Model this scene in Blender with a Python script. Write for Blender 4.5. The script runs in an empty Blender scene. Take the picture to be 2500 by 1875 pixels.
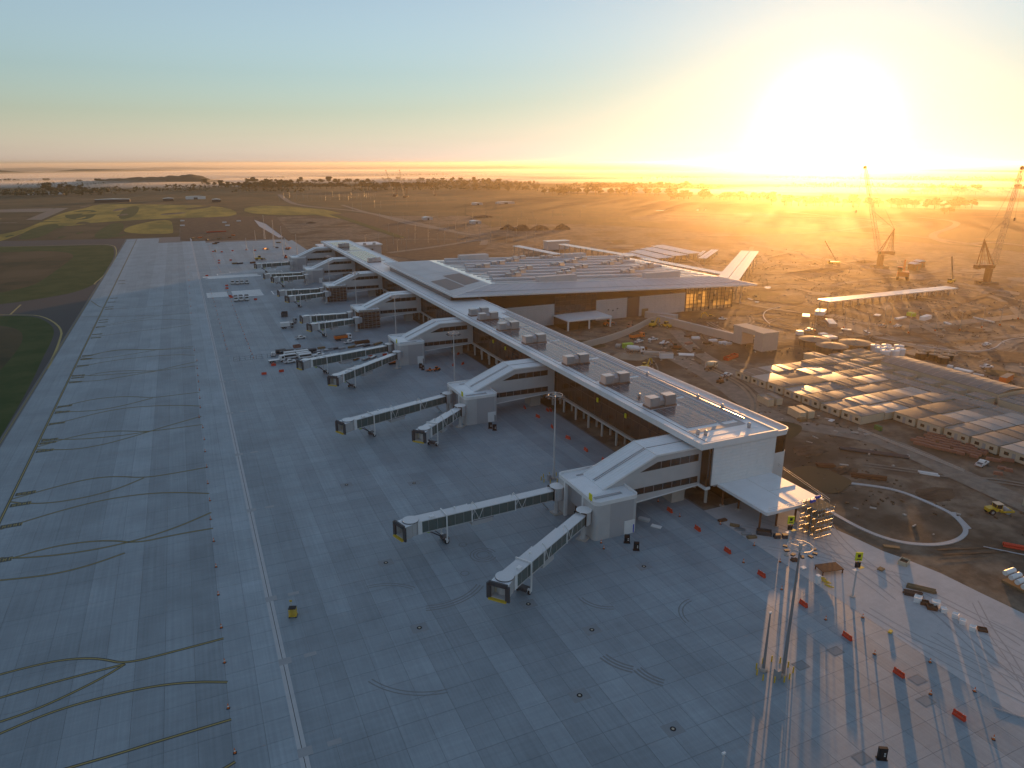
import bpy, math, random
from mathutils import Vector, Matrix
R = math.radians
rnd = random.Random(7)
S = bpy.context.scene
COL = S.collection

# ------------------------------------------------------------------ camera
CAM = Vector((0.0, 0.0, 85.0)); FPX = 1735.0
PITCH = math.atan(540.5 / FPX); YAW = math.atan(825 / (FPX / math.cos(PITCH)))
cd = bpy.data.cameras.new('camera'); cam = bpy.data.objects.new('camera', cd); COL.objects.link(cam)
cd.sensor_width = 36; cd.lens = 36 * FPX / 2500; cd.clip_start = 1; cd.clip_end = 80000
cam.location = CAM; cam.rotation_euler = (math.pi / 2 - PITCH, 0, -YAW)
S.camera = cam
_fw = Vector((math.sin(YAW) * math.cos(PITCH), math.cos(YAW) * math.cos(PITCH), -math.sin(PITCH)))
_rt = Vector((math.cos(YAW), -math.sin(YAW), 0)); _up = _rt.cross(_fw)
def at(px, py, z=0.0):
    """survey point: where the sight line through photo point (px,py) meets height z"""
    d = _fw * FPX + _rt * (px - 1250) - _up * (py - 937.5)
    return CAM + d * ((z - CAM.z) / d.z)

# ------------------------------------------------------------------ sky, sun, exposure
SAT_H, SAT_Z, VAL_H, SKY_BAND = .42, .46, 2.15, .3; SKY_GAIN, SKY_SHOULDER, CORE, HALO = 1.42, .62, 8.0, 1.9; SKY_TINT = (.905, 1.0, .985, 1)
SUN_EL, SUN_AZ = R(2.2), R(47.0)
SUN_DIR = Vector((math.sin(SUN_AZ) * math.cos(SUN_EL), math.cos(SUN_AZ) * math.cos(SUN_EL), math.sin(SUN_EL)))
W = bpy.data.worlds.new('World'); S.world = W; W.use_nodes = True
nt = W.node_tree; nt.nodes.clear()
wo = nt.nodes.new('ShaderNodeOutputWorld'); bg = nt.nodes.new('ShaderNodeBackground')
sky = nt.nodes.new('ShaderNodeTexSky'); sky.sky_type = 'NISHITA'; sky.sun_disc = False
sky.sun_elevation = SUN_EL; sky.sun_rotation = SUN_AZ
sky.altitude = 100; sky.air_density = 1.4; sky.dust_density = 0.3; sky.ozone_density = 5.0
bg.inputs['Strength'].default_value = 0.15
hs = nt.nodes.new('ShaderNodeHueSaturation')
tc = nt.nodes.new('ShaderNodeTexCoord'); sx = nt.nodes.new('ShaderNodeSeparateXYZ'); nt.links.new(tc.outputs['Generated'], sx.inputs[0])
for sock, a_, b_ in (('Saturation', SAT_H, SAT_Z), ('Value', VAL_H, 1.0)):     # mist near the horizon pales the sky all round
    mr_ = nt.nodes.new('ShaderNodeMapRange'); mr_.interpolation_type = 'SMOOTHSTEP'
    for i_, v_ in enumerate((0.0, SKY_BAND, a_, b_)): mr_.inputs[1+i_].default_value = v_
    nt.links.new(sx.outputs['Z'], mr_.inputs[0]); nt.links.new(mr_.outputs[0], hs.inputs[sock])
tn = nt.nodes.new('ShaderNodeMix'); tn.data_type = 'RGBA'; tn.blend_type = 'MULTIPLY'; tn.inputs[0].default_value = 1; tn.inputs[7].default_value = SKY_TINT
nt.links.new(sky.outputs[0], hs.inputs['Color']); nt.links.new(hs.outputs[0], tn.inputs[6]); 
def wn(op, a_, b_=None, c_=None):
    n_ = nt.nodes.new('ShaderNodeMath'); n_.operation = op
    for i_, x_ in enumerate((a_, b_, c_)):
        if x_ is None: continue
        if isinstance(x_, (int, float)): n_.inputs[i_].default_value = x_
        else: nt.links.new(x_, n_.inputs[i_])
    return n_.outputs[0]
bw = nt.nodes.new('ShaderNodeRGBToBW'); nt.links.new(tn.outputs[2], bw.inputs[0])
cmp_ = wn('DIVIDE', SKY_GAIN, wn('ADD', 1.0, wn('MULTIPLY', bw.outputs[0], SKY_SHOULDER)))   # the bright side of the sky is held back
sc_ = nt.nodes.new('ShaderNodeVectorMath'); sc_.operation = 'SCALE'; nt.links.new(tn.outputs[2], sc_.inputs[0]); nt.links.new(cmp_, sc_.inputs['Scale'])
nv = nt.nodes.new('ShaderNodeVectorMath'); nv.operation = 'NORMALIZE'; nt.links.new(tc.outputs['Generated'], nv.inputs[0])
dp = nt.nodes.new('ShaderNodeVectorMath'); dp.operation = 'DOT_PRODUCT'; nt.links.new(nv.outputs[0], dp.inputs[0]); dp.inputs[1].default_value = SUN_DIR
th = wn('ARCCOSINE', wn('MINIMUM', dp.outputs['Value'], 1.0))                                    # angle from the sun
core = wn('MULTIPLY', wn('EXPONENT', wn('MULTIPLY', wn('POWER', wn('DIVIDE', th, R(2.8)), 2.0), -1.0)), CORE)
cn = nt.nodes.new('ShaderNodeTexNoise'); cn.inputs['Scale'].default_value = 1.0; cn.inputs['Detail'].default_value = 5     # thin streaks of cloud low in the sky
cv = nt.nodes.new('ShaderNodeVectorMath'); cv.operation = 'MULTIPLY'; cv.inputs[1].default_value = (5, 5, 95); nt.links.new(nv.outputs[0], cv.inputs[0]); nt.links.new(cv.outputs[0], cn.inputs['Vector'])
cm = nt.nodes.new('ShaderNodeMapRange'); cm.inputs[1].default_value = .5; cm.inputs[2].default_value = .68; nt.links.new(cn.outputs['Fac'], cm.inputs[0])
cb_ = nt.nodes.new('ShaderNodeMapRange'); cb_.inputs[1].default_value = .01; cb_.inputs[2].default_value = .06; cb_.inputs[3].default_value = .03; cb_.inputs[4].default_value = 0.0; nt.links.new(sx.outputs['Z'], cb_.inputs[0])
cloud = wn('SUBTRACT', 1.0, wn('MULTIPLY', cm.outputs[0], cb_.outputs[0]))
halo = wn('MULTIPLY', wn('EXPONENT', wn('DIVIDE', th, -R(7.5))), HALO)
out = sc_.outputs[0]
for f_, c_ in ((core, (1.0, .80, .48)), (halo, (1.0, .68, .26))):
    s_ = nt.nodes.new('ShaderNodeVectorMath'); s_.operation = 'SCALE'; s_.inputs[0].default_value = c_; nt.links.new(f_, s_.inputs['Scale'])
    d_ = nt.nodes.new('ShaderNodeVectorMath'); d_.operation = 'ADD'; nt.links.new(out, d_.inputs[0]); nt.links.new(s_.outputs[0], d_.inputs[1]); out = d_.outputs[0]
cl = nt.nodes.new('ShaderNodeVectorMath'); cl.operation = 'SCALE'; nt.links.new(out, cl.inputs[0]); nt.links.new(cloud, cl.inputs['Scale'])
nt.links.new(cl.outputs[0], bg.inputs[0]); nt.links.new(bg.outputs[0], wo.inputs[0])
sl = bpy.data.lights.new('sun', 'SUN'); sl.energy = 2.3; sl.angle = R(0.53); sl.color = (1.0, 0.48, 0.15)
so = bpy.data.objects.new('sun', sl); COL.objects.link(so)
so.rotation_euler = (-SUN_DIR).to_track_quat('-Z', 'Y').to_euler(); so.location = (300, 300, 300)
S.view_settings.view_transform = 'Standard'; S.view_settings.look = 'None'
S.view_settings.exposure = 1.82; S.view_settings.gamma = 1.0; S.view_settings.use_curve_mapping = False
S.render.engine = 'CYCLES'
cy = S.cycles
cy.max_bounces = 5; cy.diffuse_bounces = 2; cy.glossy_bounces = 2; cy.transmission_bounces = 3
cy.transparent_max_bounces = 6; cy.volume_bounces = 0; cy.caustics_reflective = False; cy.caustics_refractive = False
cy.use_denoising = True; cy.sample_clamp_indirect = 6.0

# ------------------------------------------------------------------ materials
MATS = {}
def mat(name, col, rough=.6, metal=0.0, var=.12, scale=.6, bump=0.0, spec=.4, attr=None, var2=0.0, scale2=.03, stretch=None, trans=0.0, bscale=None, streak=0.0):
    if name in MATS: return MATS[name]
    m = bpy.data.materials.new(name); m.use_nodes = True; MATS[name] = m
    t = m.node_tree; N = t.nodes; L = t.links; b = N['Principled BSDF']
    b.inputs['Roughness'].default_value = rough; b.inputs['Metallic'].default_value = metal
    b.inputs['Specular IOR Level'].default_value = spec
    g = N.new('ShaderNodeNewGeometry'); pos = g.outputs['Position']
    if stretch:
        vm = N.new('ShaderNodeVectorMath'); vm.operation = 'MULTIPLY'; vm.inputs[1].default_value = stretch
        L.new(pos, vm.inputs[0]); pos = vm.outputs[0]
    def noise(sc, det=4):
        n = N.new('ShaderNodeTexNoise'); n.inputs['Scale'].default_value = sc; n.inputs['Detail'].default_value = det
        n.inputs['Roughness'].default_value = .6; L.new(pos, n.inputs['Vector']); return n.outputs['Fac']
    def math_(op, a, bb):
        n = N.new('ShaderNodeMath'); n.operation = op
        for i, x in enumerate((a, bb)):
            if isinstance(x, (int, float)): n.inputs[i].default_value = x
            else: L.new(x, n.inputs[i])
        return n.outputs[0]
    fac = None
    if var: fac = math_('ADD', math_('MULTIPLY', noise(scale), 2 * var), 1 - var)
    if var2:
        f2 = math_('ADD', math_('MULTIPLY', noise(scale2, 3), 2 * var2), 1 - var2)
        fac = f2 if fac is None else math_('MULTIPLY', fac, f2)
    if streak:      # paver streaks along y and broom marks across
        for sv, am in (((2.2,.035,1), streak), ((.05,1.4,1), streak*.6), ((.11,.09,1), streak)):
            vs_ = N.new('ShaderNodeVectorMath'); vs_.operation = 'MULTIPLY'; vs_.inputs[1].default_value = sv; L.new(g.outputs['Position'], vs_.inputs[0])
            n_ = N.new('ShaderNodeTexNoise'); n_.inputs['Scale'].default_value = 1.0; n_.inputs['Detail'].default_value = 4; L.new(vs_.outputs[0], n_.inputs['Vector'])
            fac = math_('MULTIPLY', fac, math_('ADD', math_('MULTIPLY', n_.outputs['Fac'], 2*am), 1-am))
    if attr:
        a = N.new('ShaderNodeAttribute'); a.attribute_name = attr
        fac = a.outputs['Fac'] if fac is None else math_('MULTIPLY', fac, a.outputs['Fac'])
    if fac is None: b.inputs['Base Color'].default_value = (*col, 1)
    else:
        mx = N.new('ShaderNodeVectorMath'); mx.operation = 'SCALE'; mx.inputs[0].default_value = col
        L.new(fac, mx.inputs['Scale']); L.new(mx.outputs[0], b.inputs['Base Color'])
    if bump:
        bp = N.new('ShaderNodeBump'); bp.inputs['Strength'].default_value = bump; bp.inputs['Distance'].default_value = .1
        L.new(noise(bscale or scale * 4), bp.inputs['Height']); L.new(bp.outputs[0], b.inputs['Normal'])
    return m
def two_tone(name, c1, c2, scale, rough=.9, det=6, lo=.42, hi=.6, bump=0.0, c3=None, scale3=.02, stretch=None):
    """ground material: two earths mixed by noise (plus a third in large patches)"""
    m = bpy.data.materials.new(name); m.use_nodes = True; MATS[name] = m
    t = m.node_tree; N = t.nodes; L = t.links; b = N['Principled BSDF']; b.inputs['Roughness'].default_value = rough
    b.inputs['Specular IOR Level'].default_value = .2
    g = N.new('ShaderNodeNewGeometry'); pos = g.outputs['Position']
    if stretch:
        vm = N.new('ShaderNodeVectorMath'); vm.operation = 'MULTIPLY'; vm.inputs[1].default_value = stretch
        L.new(pos, vm.inputs[0]); pos = vm.outputs[0]
    n = N.new('ShaderNodeTexNoise'); n.inputs['Scale'].default_value = scale; n.inputs['Detail'].default_value = det
    n.inputs['Roughness'].default_value = .65; L.new(pos, n.inputs['Vector'])
    mr = N.new('ShaderNodeMapRange'); mr.inputs[1].default_value = lo; mr.inputs[2].default_value = hi; L.new(n.outputs['Fac'], mr.inputs[0])
    mx = N.new('ShaderNodeMix'); mx.data_type = 'RGBA'; mx.inputs[6].default_value = (*c1, 1); mx.inputs[7].default_value = (*c2, 1)
    L.new(mr.outputs[0], mx.inputs[0]); out = mx.outputs[2]
    if c3:
        n2 = N.new('ShaderNodeTexNoise'); n2.inputs['Scale'].default_value = scale3; n2.inputs['Detail'].default_value = 5; L.new(pos, n2.inputs['Vector'])
        m2 = N.new('ShaderNodeMapRange'); m2.inputs[1].default_value = .5; m2.inputs[2].default_value = .62; L.new(n2.outputs['Fac'], m2.inputs[0])
        mz = N.new('ShaderNodeMix'); mz.data_type = 'RGBA'; mz.inputs[7].default_value = (*c3, 1)
        L.new(m2.outputs[0], mz.inputs[0]); L.new(out, mz.inputs[6]); out = mz.outputs[2]
    L.new(out, b.inputs['Base Color'])
    if bump:
        bp = N.new('ShaderNodeBump'); bp.inputs['Strength'].default_value = bump; bp.inputs['Distance'].default_value = .3
        L.new(n.outputs['Fac'], bp.inputs['Height']); L.new(bp.outputs[0], b.inputs['Normal'])
    return m

# ------------------------------------------------------------------ mesh helpers
class MB:
    def __init__(s): s.v = []; s.f = []; s.mi = []; s.k = 0; s.tone = None
    def add(s, vs, fs):
        o = len(s.v); s.v += [tuple(p) for p in vs]
        for f in fs: s.f.append(tuple(i + o for i in f)); s.mi.append(s.k)
        return s
    def box(s, x0, y0, z0, x1, y1, z1, bottom=True):
        v = [(x0,y0,z0),(x1,y0,z0),(x1,y1,z0),(x0,y1,z0),(x0,y0,z1),(x1,y0,z1),(x1,y1,z1),(x0,y1,z1)]
        f = [(4,5,6,7),(0,1,5,4),(1,2,6,5),(2,3,7,6),(3,0,4,7)]
        if bottom: f.append((3,2,1,0))
        return s.add(v, f)
    def obox(s, c, sz, rz=0.0, z0=None):
        """box centred at c (base at c.z), size sz, turned about z"""
        ca, sa = math.cos(rz), math.sin(rz); hx, hy = sz[0]/2, sz[1]/2
        v = []
        for z in (c[2], c[2] + sz[2]):
            for x, y in ((-hx,-hy),(hx,-hy),(hx,hy),(-hx,hy)): v.append((c[0]+x*ca-y*sa, c[1]+x*sa+y*ca, z))
        return s.add(v, [(4,5,6,7),(0,1,5,4),(1,2,6,5),(2,3,7,6),(3,0,4,7),(3,2,1,0)])
    def prism(s, poly, z0, z1, bottom=True):
        n = len(poly); v = [(x,y,z0) for x,y in poly] + [(x,y,z1) for x,y in poly]
        f = [tuple(range(n, 2*n))] + [(i,(i+1)%n,(i+1)%n+n,i+n) for i in range(n)]
        if bottom: f.append(tuple(range(n-1,-1,-1)))
        return s.add(v, f)
    def prism_y(s, poly, y0, y1):
        """poly in x,z swept along y"""
        n = len(poly); v = [(x,y0,z) for x,z in poly] + [(x,y1,z) for x,z in poly]
        return s.add(v, [tuple(range(n)), tuple(range(2*n-1,n-1,-1))] + [((i+1)%n,i,i+n,(i+1)%n+n) for i in range(n)])
    def prism_x(s, poly, x0, x1):
        n = len(poly); v = [(x0,y,z) for y,z in poly] + [(x1,y,z) for y,z in poly]
        return s.add(v, [tuple(range(n-1,-1,-1)), tuple(range(n,2*n))] + [(i,(i+1)%n,(i+1)%n+n,i+n) for i in range(n)])
    def cyl(s, x, y, z0, z1, r0, r1=None, n=12, cap=True):
        r1 = r0 if r1 is None else r1
        v = [(x+r0*math.cos(2*math.pi*i/n), y+r0*math.sin(2*math.pi*i/n), z0) for i in range(n)]
        v += [(x+r1*math.cos(2*math.pi*i/n), y+r1*math.sin(2*math.pi*i/n), z1) for i in range(n)]
        f = [(i,(i+1)%n,(i+1)%n+n,i+n) for i in range(n)]
        if cap: f += [tuple(range(n,2*n)), tuple(range(n-1,-1,-1))]
        return s.add(v, f)
    def tube(s, p, q, r, n=6, r2=None):
        p, q = Vector(p), Vector(q); d = (q-p)
        if d.length < 1e-6: return s
        d.normalize(); a = d.orthogonal().normalized(); b = d.cross(a); r2 = r if r2 is None else r2
        v = [p+(a*math.cos(2*math.pi*i/n)+b*math.sin(2*math.pi*i/n))*r for i in range(n)]
        v += [q+(a*math.cos(2*math.pi*i/n)+b*math.sin(2*math.pi*i/n))*r2 for i in range(n)]
        return s.add(v, [(i,(i+1)%n,(i+1)%n+n,i+n) for i in range(n)] + [tuple(range(n,2*n)), tuple(range(n-1,-1,-1))])
    def bar(s, p, q, w, h=None):
        """square bar from p to q"""
        h = w if h is None else h
        p, q = Vector(p), Vector(q); d = (q-p).normalized()
        a = d.cross(Vector((0,0,1)));
        if a.length < 1e-4: a = Vector((1,0,0))
        a.normalize(); b = a.cross(d); v = []
        for o in (p, q):
            for i, j in ((-1,-1),(1,-1),(1,1),(-1,1)): v.append(o + a*(i*w/2) + b*(j*h/2))
        return s.add(v, [(0,1,5,4),(1,2,6,5),(2,3,7,6),(3,0,4,7),(3,2,1,0),(4,5,6,7)])
    def ball(s, c, r, n=8, m=5, sz=1.0):
        v = [(c[0],c[1],c[2]-r*sz)]; f = []
        for j in range(1, m):
            t = math.pi*j/m - math.pi/2
            for i in range(n):
                a = 2*math.pi*i/n; v.append((c[0]+r*math.cos(t)*math.cos(a), c[1]+r*math.cos(t)*math.sin(a), c[2]+r*sz*math.sin(t)))
        v.append((c[0],c[1],c[2]+r*sz)); e = len(v)-1
        for i in range(n):
            f.append((0, 1+(i+1)%n, 1+i)); f.append((e, 1+(m-2)*n+i, 1+(m-2)*n+(i+1)%n))
            for j in range(m-2): f.append((1+j*n+i, 1+j*n+(i+1)%n, 1+(j+1)*n+(i+1)%n, 1+(j+1)*n+i))
        return s.add(v, f)
    def quad(s, a, b, c, d): return s.add([a,b,c,d], [(0,1,2,3)])
    def ribbon(s, pts, w, z):
        """flat strip along a ground line"""
        P = [Vector((p[0],p[1],0)) for p in pts]; n = len(P); vs = []
        for i in range(n):
            d = (P[min(i+1,n-1)] - P[max(i-1,0)]); d.normalize(); a = Vector((-d.y, d.x, 0))*w/2
            vs += [(P[i]+a)[:2] + (z,), (P[i]-a)[:2] + (z,)]
        return s.add(vs, [(2*i+1, 2*i+3, 2*i+2, 2*i) for i in range(n-1)])
    def mesh(s, name, mats, smooth=False):
        me = bpy.data.meshes.new(name); me.from_pydata(s.v, [], s.f); me.update()
        for m in (mats if isinstance(mats, (list, tuple)) else [mats]): me.materials.append(MATS[m] if isinstance(m, str) else m)
        if any(s.mi): me.polygons.foreach_set('material_index', s.mi)
        if s.tone is not None:
            a = me.attributes.new('tone', 'FLOAT', 'FACE'); a.data.foreach_set('value', s.tone)
        if smooth: me.polygons.foreach_set('use_smooth', [True]*len(me.polygons))
        return me
    def build(s, name, mats, parent=None, smooth=False, kind=None, label=None):
        o = bpy.data.objects.new(name, s.mesh(name, mats, smooth)); COL.objects.link(o)
        if parent: o.parent = parent
        if kind: o['kind'] = kind
        if label: o['label'] = label
        return o
def inst(name, me, parent=None, loc=(0,0,0), rz=0.0):
    o = bpy.data.objects.new(name, me); COL.objects.link(o); o.location = loc; o.rotation_euler = (0,0,rz)
    if parent: o.parent = parent
    return o
def tag(o, label, cat, group=None):
    o['label'] = label; o['category'] = cat
    if group: o['group'] = group
    return o
def thing(name, label, cat, loc=(0,0,0), rz=0.0, group=None):
    o = bpy.data.objects.new(name, None); o.empty_display_size = .5; COL.objects.link(o)
    o.location = loc; o.rotation_euler = (0,0,rz); return tag(o, label, cat, group)
def copy_tree(o, loc=None, rz=None, parent=None, label=None):
    c = o.copy(); COL.objects.link(c); c.parent = parent
    if loc is not None: c.location = loc
    if rz is not None: c.rotation_euler = (0,0,rz)
    if label: c['label'] = label
    for ch in o.children: copy_tree(ch, parent=c)
    return c
def struct(o): o['kind'] = 'structure'; return o
def ngon(px, z):
    return [tuple(at(x, y)[:2]) + (z,) for x, y in px]
def smooth_poly(pts, it=2):
    for _ in range(it):
        q = []
        for i in range(len(pts)):
            a, b = pts[i], pts[(i+1) % len(pts)]
            q += [tuple(a[k]*.75+b[k]*.25 for k in range(len(a))), tuple(a[k]*.25+b[k]*.75 for k in range(len(a)))]
        pts = q
    return pts
def smooth_line(pts, it=3):
    for _ in range(it):
        q = [pts[0]]
        for a, b in zip(pts, pts[1:]):
            q += [tuple(a[k]*.75+b[k]*.25 for k in range(len(a))), tuple(a[k]*.25+b[k]*.75 for k in range(len(a)))]
        pts = q + [pts[-1]]
    return pts

# palette
mat('concrete', (.236,.280,.312), .55, var=.07, scale=.6, attr='tone', var2=.30, scale2=.055, spec=.5, streak=.20)
mat('joint', (.16,.16,.16), .9)
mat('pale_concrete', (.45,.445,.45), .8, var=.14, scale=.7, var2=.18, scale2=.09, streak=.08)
mat('precast', (.42,.38,.34), .85, var=.10, scale=.8)
mat('trough', (.44,.45,.46), .8)
mat('cladding', (.47,.465,.465), .5, var=.10, scale=.5, var2=.10, scale2=.15)
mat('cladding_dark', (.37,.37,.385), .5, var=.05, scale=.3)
mat('white_paint', (.72,.715,.71), .45, var=.09, scale=.7)
mat('roof_metal', (.74,.77,.79), .36, metal=.0, var=.10, scale=.4, var2=.10, scale2=.08, spec=.5)
mat('roof_bright', (.60,.61,.62), .26, var=.05, scale=.3, spec=.6)
mat('galv', (.42,.42,.43), .35, metal=.7, var=.15, scale=1.5)
mat('grey_paint', (.30,.31,.32), .5)
mat('dark_steel', (.06,.06,.065), .55)
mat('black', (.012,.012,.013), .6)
mat('rubber', (.02,.02,.02), .85)
mat('brown_glass', (.045,.026,.014), .12, var=.25, scale=.12, spec=.6)
mat('window', (.03,.032,.03), .08, spec=.6, var=.3, scale=.3)
mat('green_glass', (.10,.13,.12), .10, spec=.6, var=.15, scale=.4)
mat('pv', (.055,.058,.07), .16, spec=.7, var=.08, scale=.8)
mat('pv_frame', (.66,.66,.68), .4)
mat('rust', (.16,.07,.035), .85, var=.3, scale=1.5)
mat('timber', (.22,.15,.08), .85, var=.25, scale=2)
mat('yellow', (.62,.42,.04), .5)
mat('sign_yellow', (.70,.66,.03), .5)
mat('plant_yellow', (.62,.40,.03), .45)
mat('orange', (.70,.16,.03), .5)
mat('barrier_red', (.62,.055,.02), .45, var=.15, scale=2)
mat('brick_red', (.30,.135,.095), .7, var=.2, scale=1)
mat('yellow_line', (.36,.28,.09), .7, var=.2, scale=3)
mat('line_black', (.085,.085,.072), .8)
mat('white_line', (.74,.74,.72), .7, var=.15, scale=1.2)
mat('asphalt', (.062,.060,.058), .85, var=.15, scale=.4, var2=.15, scale2=.02)
mat('tyre_dark', (.195,.205,.21), .85, var=.2, scale=2)
mat('cream', (.50,.44,.33), .6, var=.08)
mat('cabin_roof', (.19,.18,.165), .66, metal=.0, var=.22, scale=.2, spec=.35)
mat('tank_dark', (.05,.055,.055), .5)
mat('tank_roof', (.22,.19,.15), .8, spec=.2)
mat('blue', (.03,.07,.45), .4)
mat('green_mat', (.05,.18,.05), .8)
mat('lime', (.35,.55,.05), .6)
mat('orange_crane', (.20,.07,.03), .5)
mat('crane_white', (.30,.26,.22), .5)
mat('mulch', (.05,.035,.025), .95)
mat('bark', (.09,.06,.045), .9)
mat('leaf', (.055,.062,.030), .8, var=.3, scale=.05)
two_tone('dirt', (.112,.084,.061), (.225,.176,.13), .13, det=10, c3=(.072,.052,.034), scale3=.022, bump=.5)
two_tone('far_land', (.06,.055,.028), (.14,.10,.048), .006, det=10, c3=(.04,.045,.022), scale3=.003, lo=.45, hi=.55)
two_tone('dirt_pale', (.27,.21,.15), (.34,.27,.20), .2, bump=.15)
two_tone('dirt_dark', (.085,.058,.04), (.13,.09,.06), .15, bump=.4)
two_tone('grass_gold', (.38,.27,.055), (.17,.15,.035), .02, det=8, stretch=(1,.3,1))
two_tone('grass_green', (.042,.068,.017), (.068,.086,.026), .06)
two_tone('grass_dull', (.095,.072,.034), (.052,.050,.024), .03, det=9, c3=(.12,.085,.045), scale3=.012)
two_tone('gravel', (.20,.17,.14), (.26,.225,.185), .3)
# ================================================================== SETTING
def sheet(name, poly, z, m, kind='structure'):
    o = MB().add([(p[0],p[1],z) for p in poly], [tuple(range(len(poly)))])
    # keep the face pointing up
    me = o.mesh(name, m)
    if me.polygons[0].normal.z < 0: me.flip_normals()
    ob = bpy.data.objects.new(name, me); COL.objects.link(ob); ob['kind'] = kind; return ob
GR = 14000; HAZE_D = 6e-5; HAZE_G = .84; MIST_D = 4.5e-3
sheet('ground', [(-GR,-2000),(GR,-2000),(GR,GR),(-GR,GR)], -.02, 'far_land')
sheet('construction_ground', [(-30,-40),(700,-40),(760,480),(640,900),(420,1150),(160,1250),(20,1180),(-29,956),(-29,840)], -.012, 'dirt')

# ---- apron of concrete slabs
apron = struct(MB().box(-62,-30,-.3,113,955,0).build('apron', 'joint'))
LANE = 4.8; X0 = -2.8
slabs = []
lr = random.Random(3)
def in_frame(x, y, z=0.0, m=40):
    v = Vector((x,y,z)) - CAM; d = v.dot(_fw)
    if d < 5: return None
    return (1250 + FPX*v.dot(_rt)/d, 937.5 - FPX*v.dot(_up)/d, d)
for k in range(-12, 24):
    x = X0 + k*LANE; taxi = k < 0
    base = 1 + lr.uniform(-.13,.10) * (1 if taxi else .7)
    if k in (0, 1): base *= 1.12
    y = 75.8 - LANE*21; pour = base; left = 0
    while y < 950:
        step = LANE*2 if taxi else LANE
        if left <= 0: left = lr.randint(4, 14); pour = base * (1 + lr.uniform(-.07,.07) * (.4 if taxi else .8))
        left -= 1
        lim = 950 if x < -31 else 893 if x < 20 else 870
        if y + step < lim and y > -28:
            slabs.append((x, y, step, pour * (1 + lr.uniform(-.025,.025))))
        y += step
def slab_mesh(mb, x, y, st, tone, e=.022):
    mb.box(x+e, y+e, .001, x+LANE-e, y+st-e, .03, bottom=False); mb.tone += [tone]*5
def vis(s):
    q = in_frame(s[0]+2.4, s[1]+s[2]/2)
    if not q or not (-30 < q[0] < 2530 and -30 < q[1] < 1900): return 1e9
    return q[2] / (s[2] ** .5)
slabs.sort(key=vis)
for s in slabs[:300]:
    mb = MB(); mb.tone = []; slab_mesh(mb, *s); mb.build('slab', 'concrete', apron)
mb = MB(); mb.tone = []
for s in slabs[300:]: slab_mesh(mb, *s)
mb.build('slab', 'concrete', apron, kind='stuff')

# pale sunlit pavement to the right of the apron
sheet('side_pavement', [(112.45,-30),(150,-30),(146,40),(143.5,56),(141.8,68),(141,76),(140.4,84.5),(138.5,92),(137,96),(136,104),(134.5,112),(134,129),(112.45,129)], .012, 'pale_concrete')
# ---- markings and drains on the apron (parts of the apron, each lying a few mm above the slabs)
Z1, Z2 = .036, .041
def taxi_line(pts, px=True, w=.23):
    P = [tuple(at(*p)[:2]) for p in pts] if px else pts
    P = smooth_line(P, 3)
    o = MB().ribbon(P, w*3.0, Z1).build('line_border', 'line_black', apron)
    MB().ribbon(P, w, Z2).build('painted_line', 'yellow_line', apron)
taxi_line([(-50.3,20),(-50.3,945)], px=False, w=.26)
taxi_line([(-61.2,20),(-61.2,945)], px=False, w=.2)
def c5_(x, y): return (x/3.16, 850 + y/3.16)
def b1_(x, y): return (x/3.16, 1350 + y/3.16)
L5 = [[(1540,340),(1350,362),(1180,384),(1000,372),(800,382),(600,418),(420,472)], [(1180,384),(1000,432),(800,475),(600,492),(420,486)],
      [(1545,448),(1400,440),(1200,445),(1000,458),(800,490),(600,540),(350,604)],
      [(1555,525),(1400,570),(1250,612),(1150,645),(1000,690),(800,745),(550,787),(270,780)],
      [(1560,590),(1350,618),(1140,645),(1000,640),(850,640),(700,655),(500,700),(265,770)], [(1140,645),(900,680),(600,706),(310,702)],
      [(1595,920),(1350,965),(1110,1002),(900,988),(700,1005),(450,1065),(75,1170)], [(1110,1002),(900,1090),(650,1155),(400,1195),(200,1200),(70,1185)],
      [(1615,1122),(1350,1112),(1100,1125),(800,1170),(500,1245),(200,1335),(0,1400)],
      [(1630,1268),(1350,1390),(1000,1500),(600,1580),(200,1620),(0,1620)],
      [(1645,1390),(1350,1440),(1060,1505),(850,1482),(600,1500),(350,1545),(0,1650)],
      [(1515,105),(1350,140),(1200,178),(1000,172),(800,185),(690,210)], [(1525,135),(1350,158),(1200,178),(950,220),(750,255),(510,257)], [(1200,178),(900,200),(690,215),(545,210)],
      [(1480,0),(1200,15),(950,12),(800,30),(610,75)], [(1505,55),(1350,50),(1100,68),(800,105),(570,155)], [(1200,15),(1000,50),(800,80),(620,78)]]
for l in L5: taxi_line([c5_(*p) for p in l])
LB = [[(1725,660),(1350,760),(965,858),(800,820),(650,812),(450,830),(200,885),(-40,950)], [(965,858),(600,950),(300,1030),(-40,1130)], [(965,858),(800,960),(500,1110),(250,1220),(0,1305),(-60,1320)],
      [(1755,998),(1500,995),(1200,1025),(800,1110),(400,1225),(0,1395),(-60,1420)], [(1785,1285),(1200,1460),(900,1555),(530,1659),(200,1760)], [(1815,1612),(1740,1659),(1600,1740)], [(965,0),(700,95),(400,170),(0,213),(-50,214)]]
for l in LB: taxi_line([b1_(*p) for p in l])
L1 = [[(1490,1300),(1350,1325),(1100,1350),(700,1400)], [(1480,1270),(1200,1260),(950,1290),(740,1330)], [(1500,1470),(1200,1500),(900,1490),(640,1560)], [(1470,1215),(1200,1235),(600,1245)], [(1465,1145),(1150,1165),(800,1190),(700,1120)], [(1240,1235),(1000,1270),(700,1330)]]
for l in L1: taxi_line([(x/3.16, 380+y/3.16) for x, y in l], w=.2)
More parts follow.
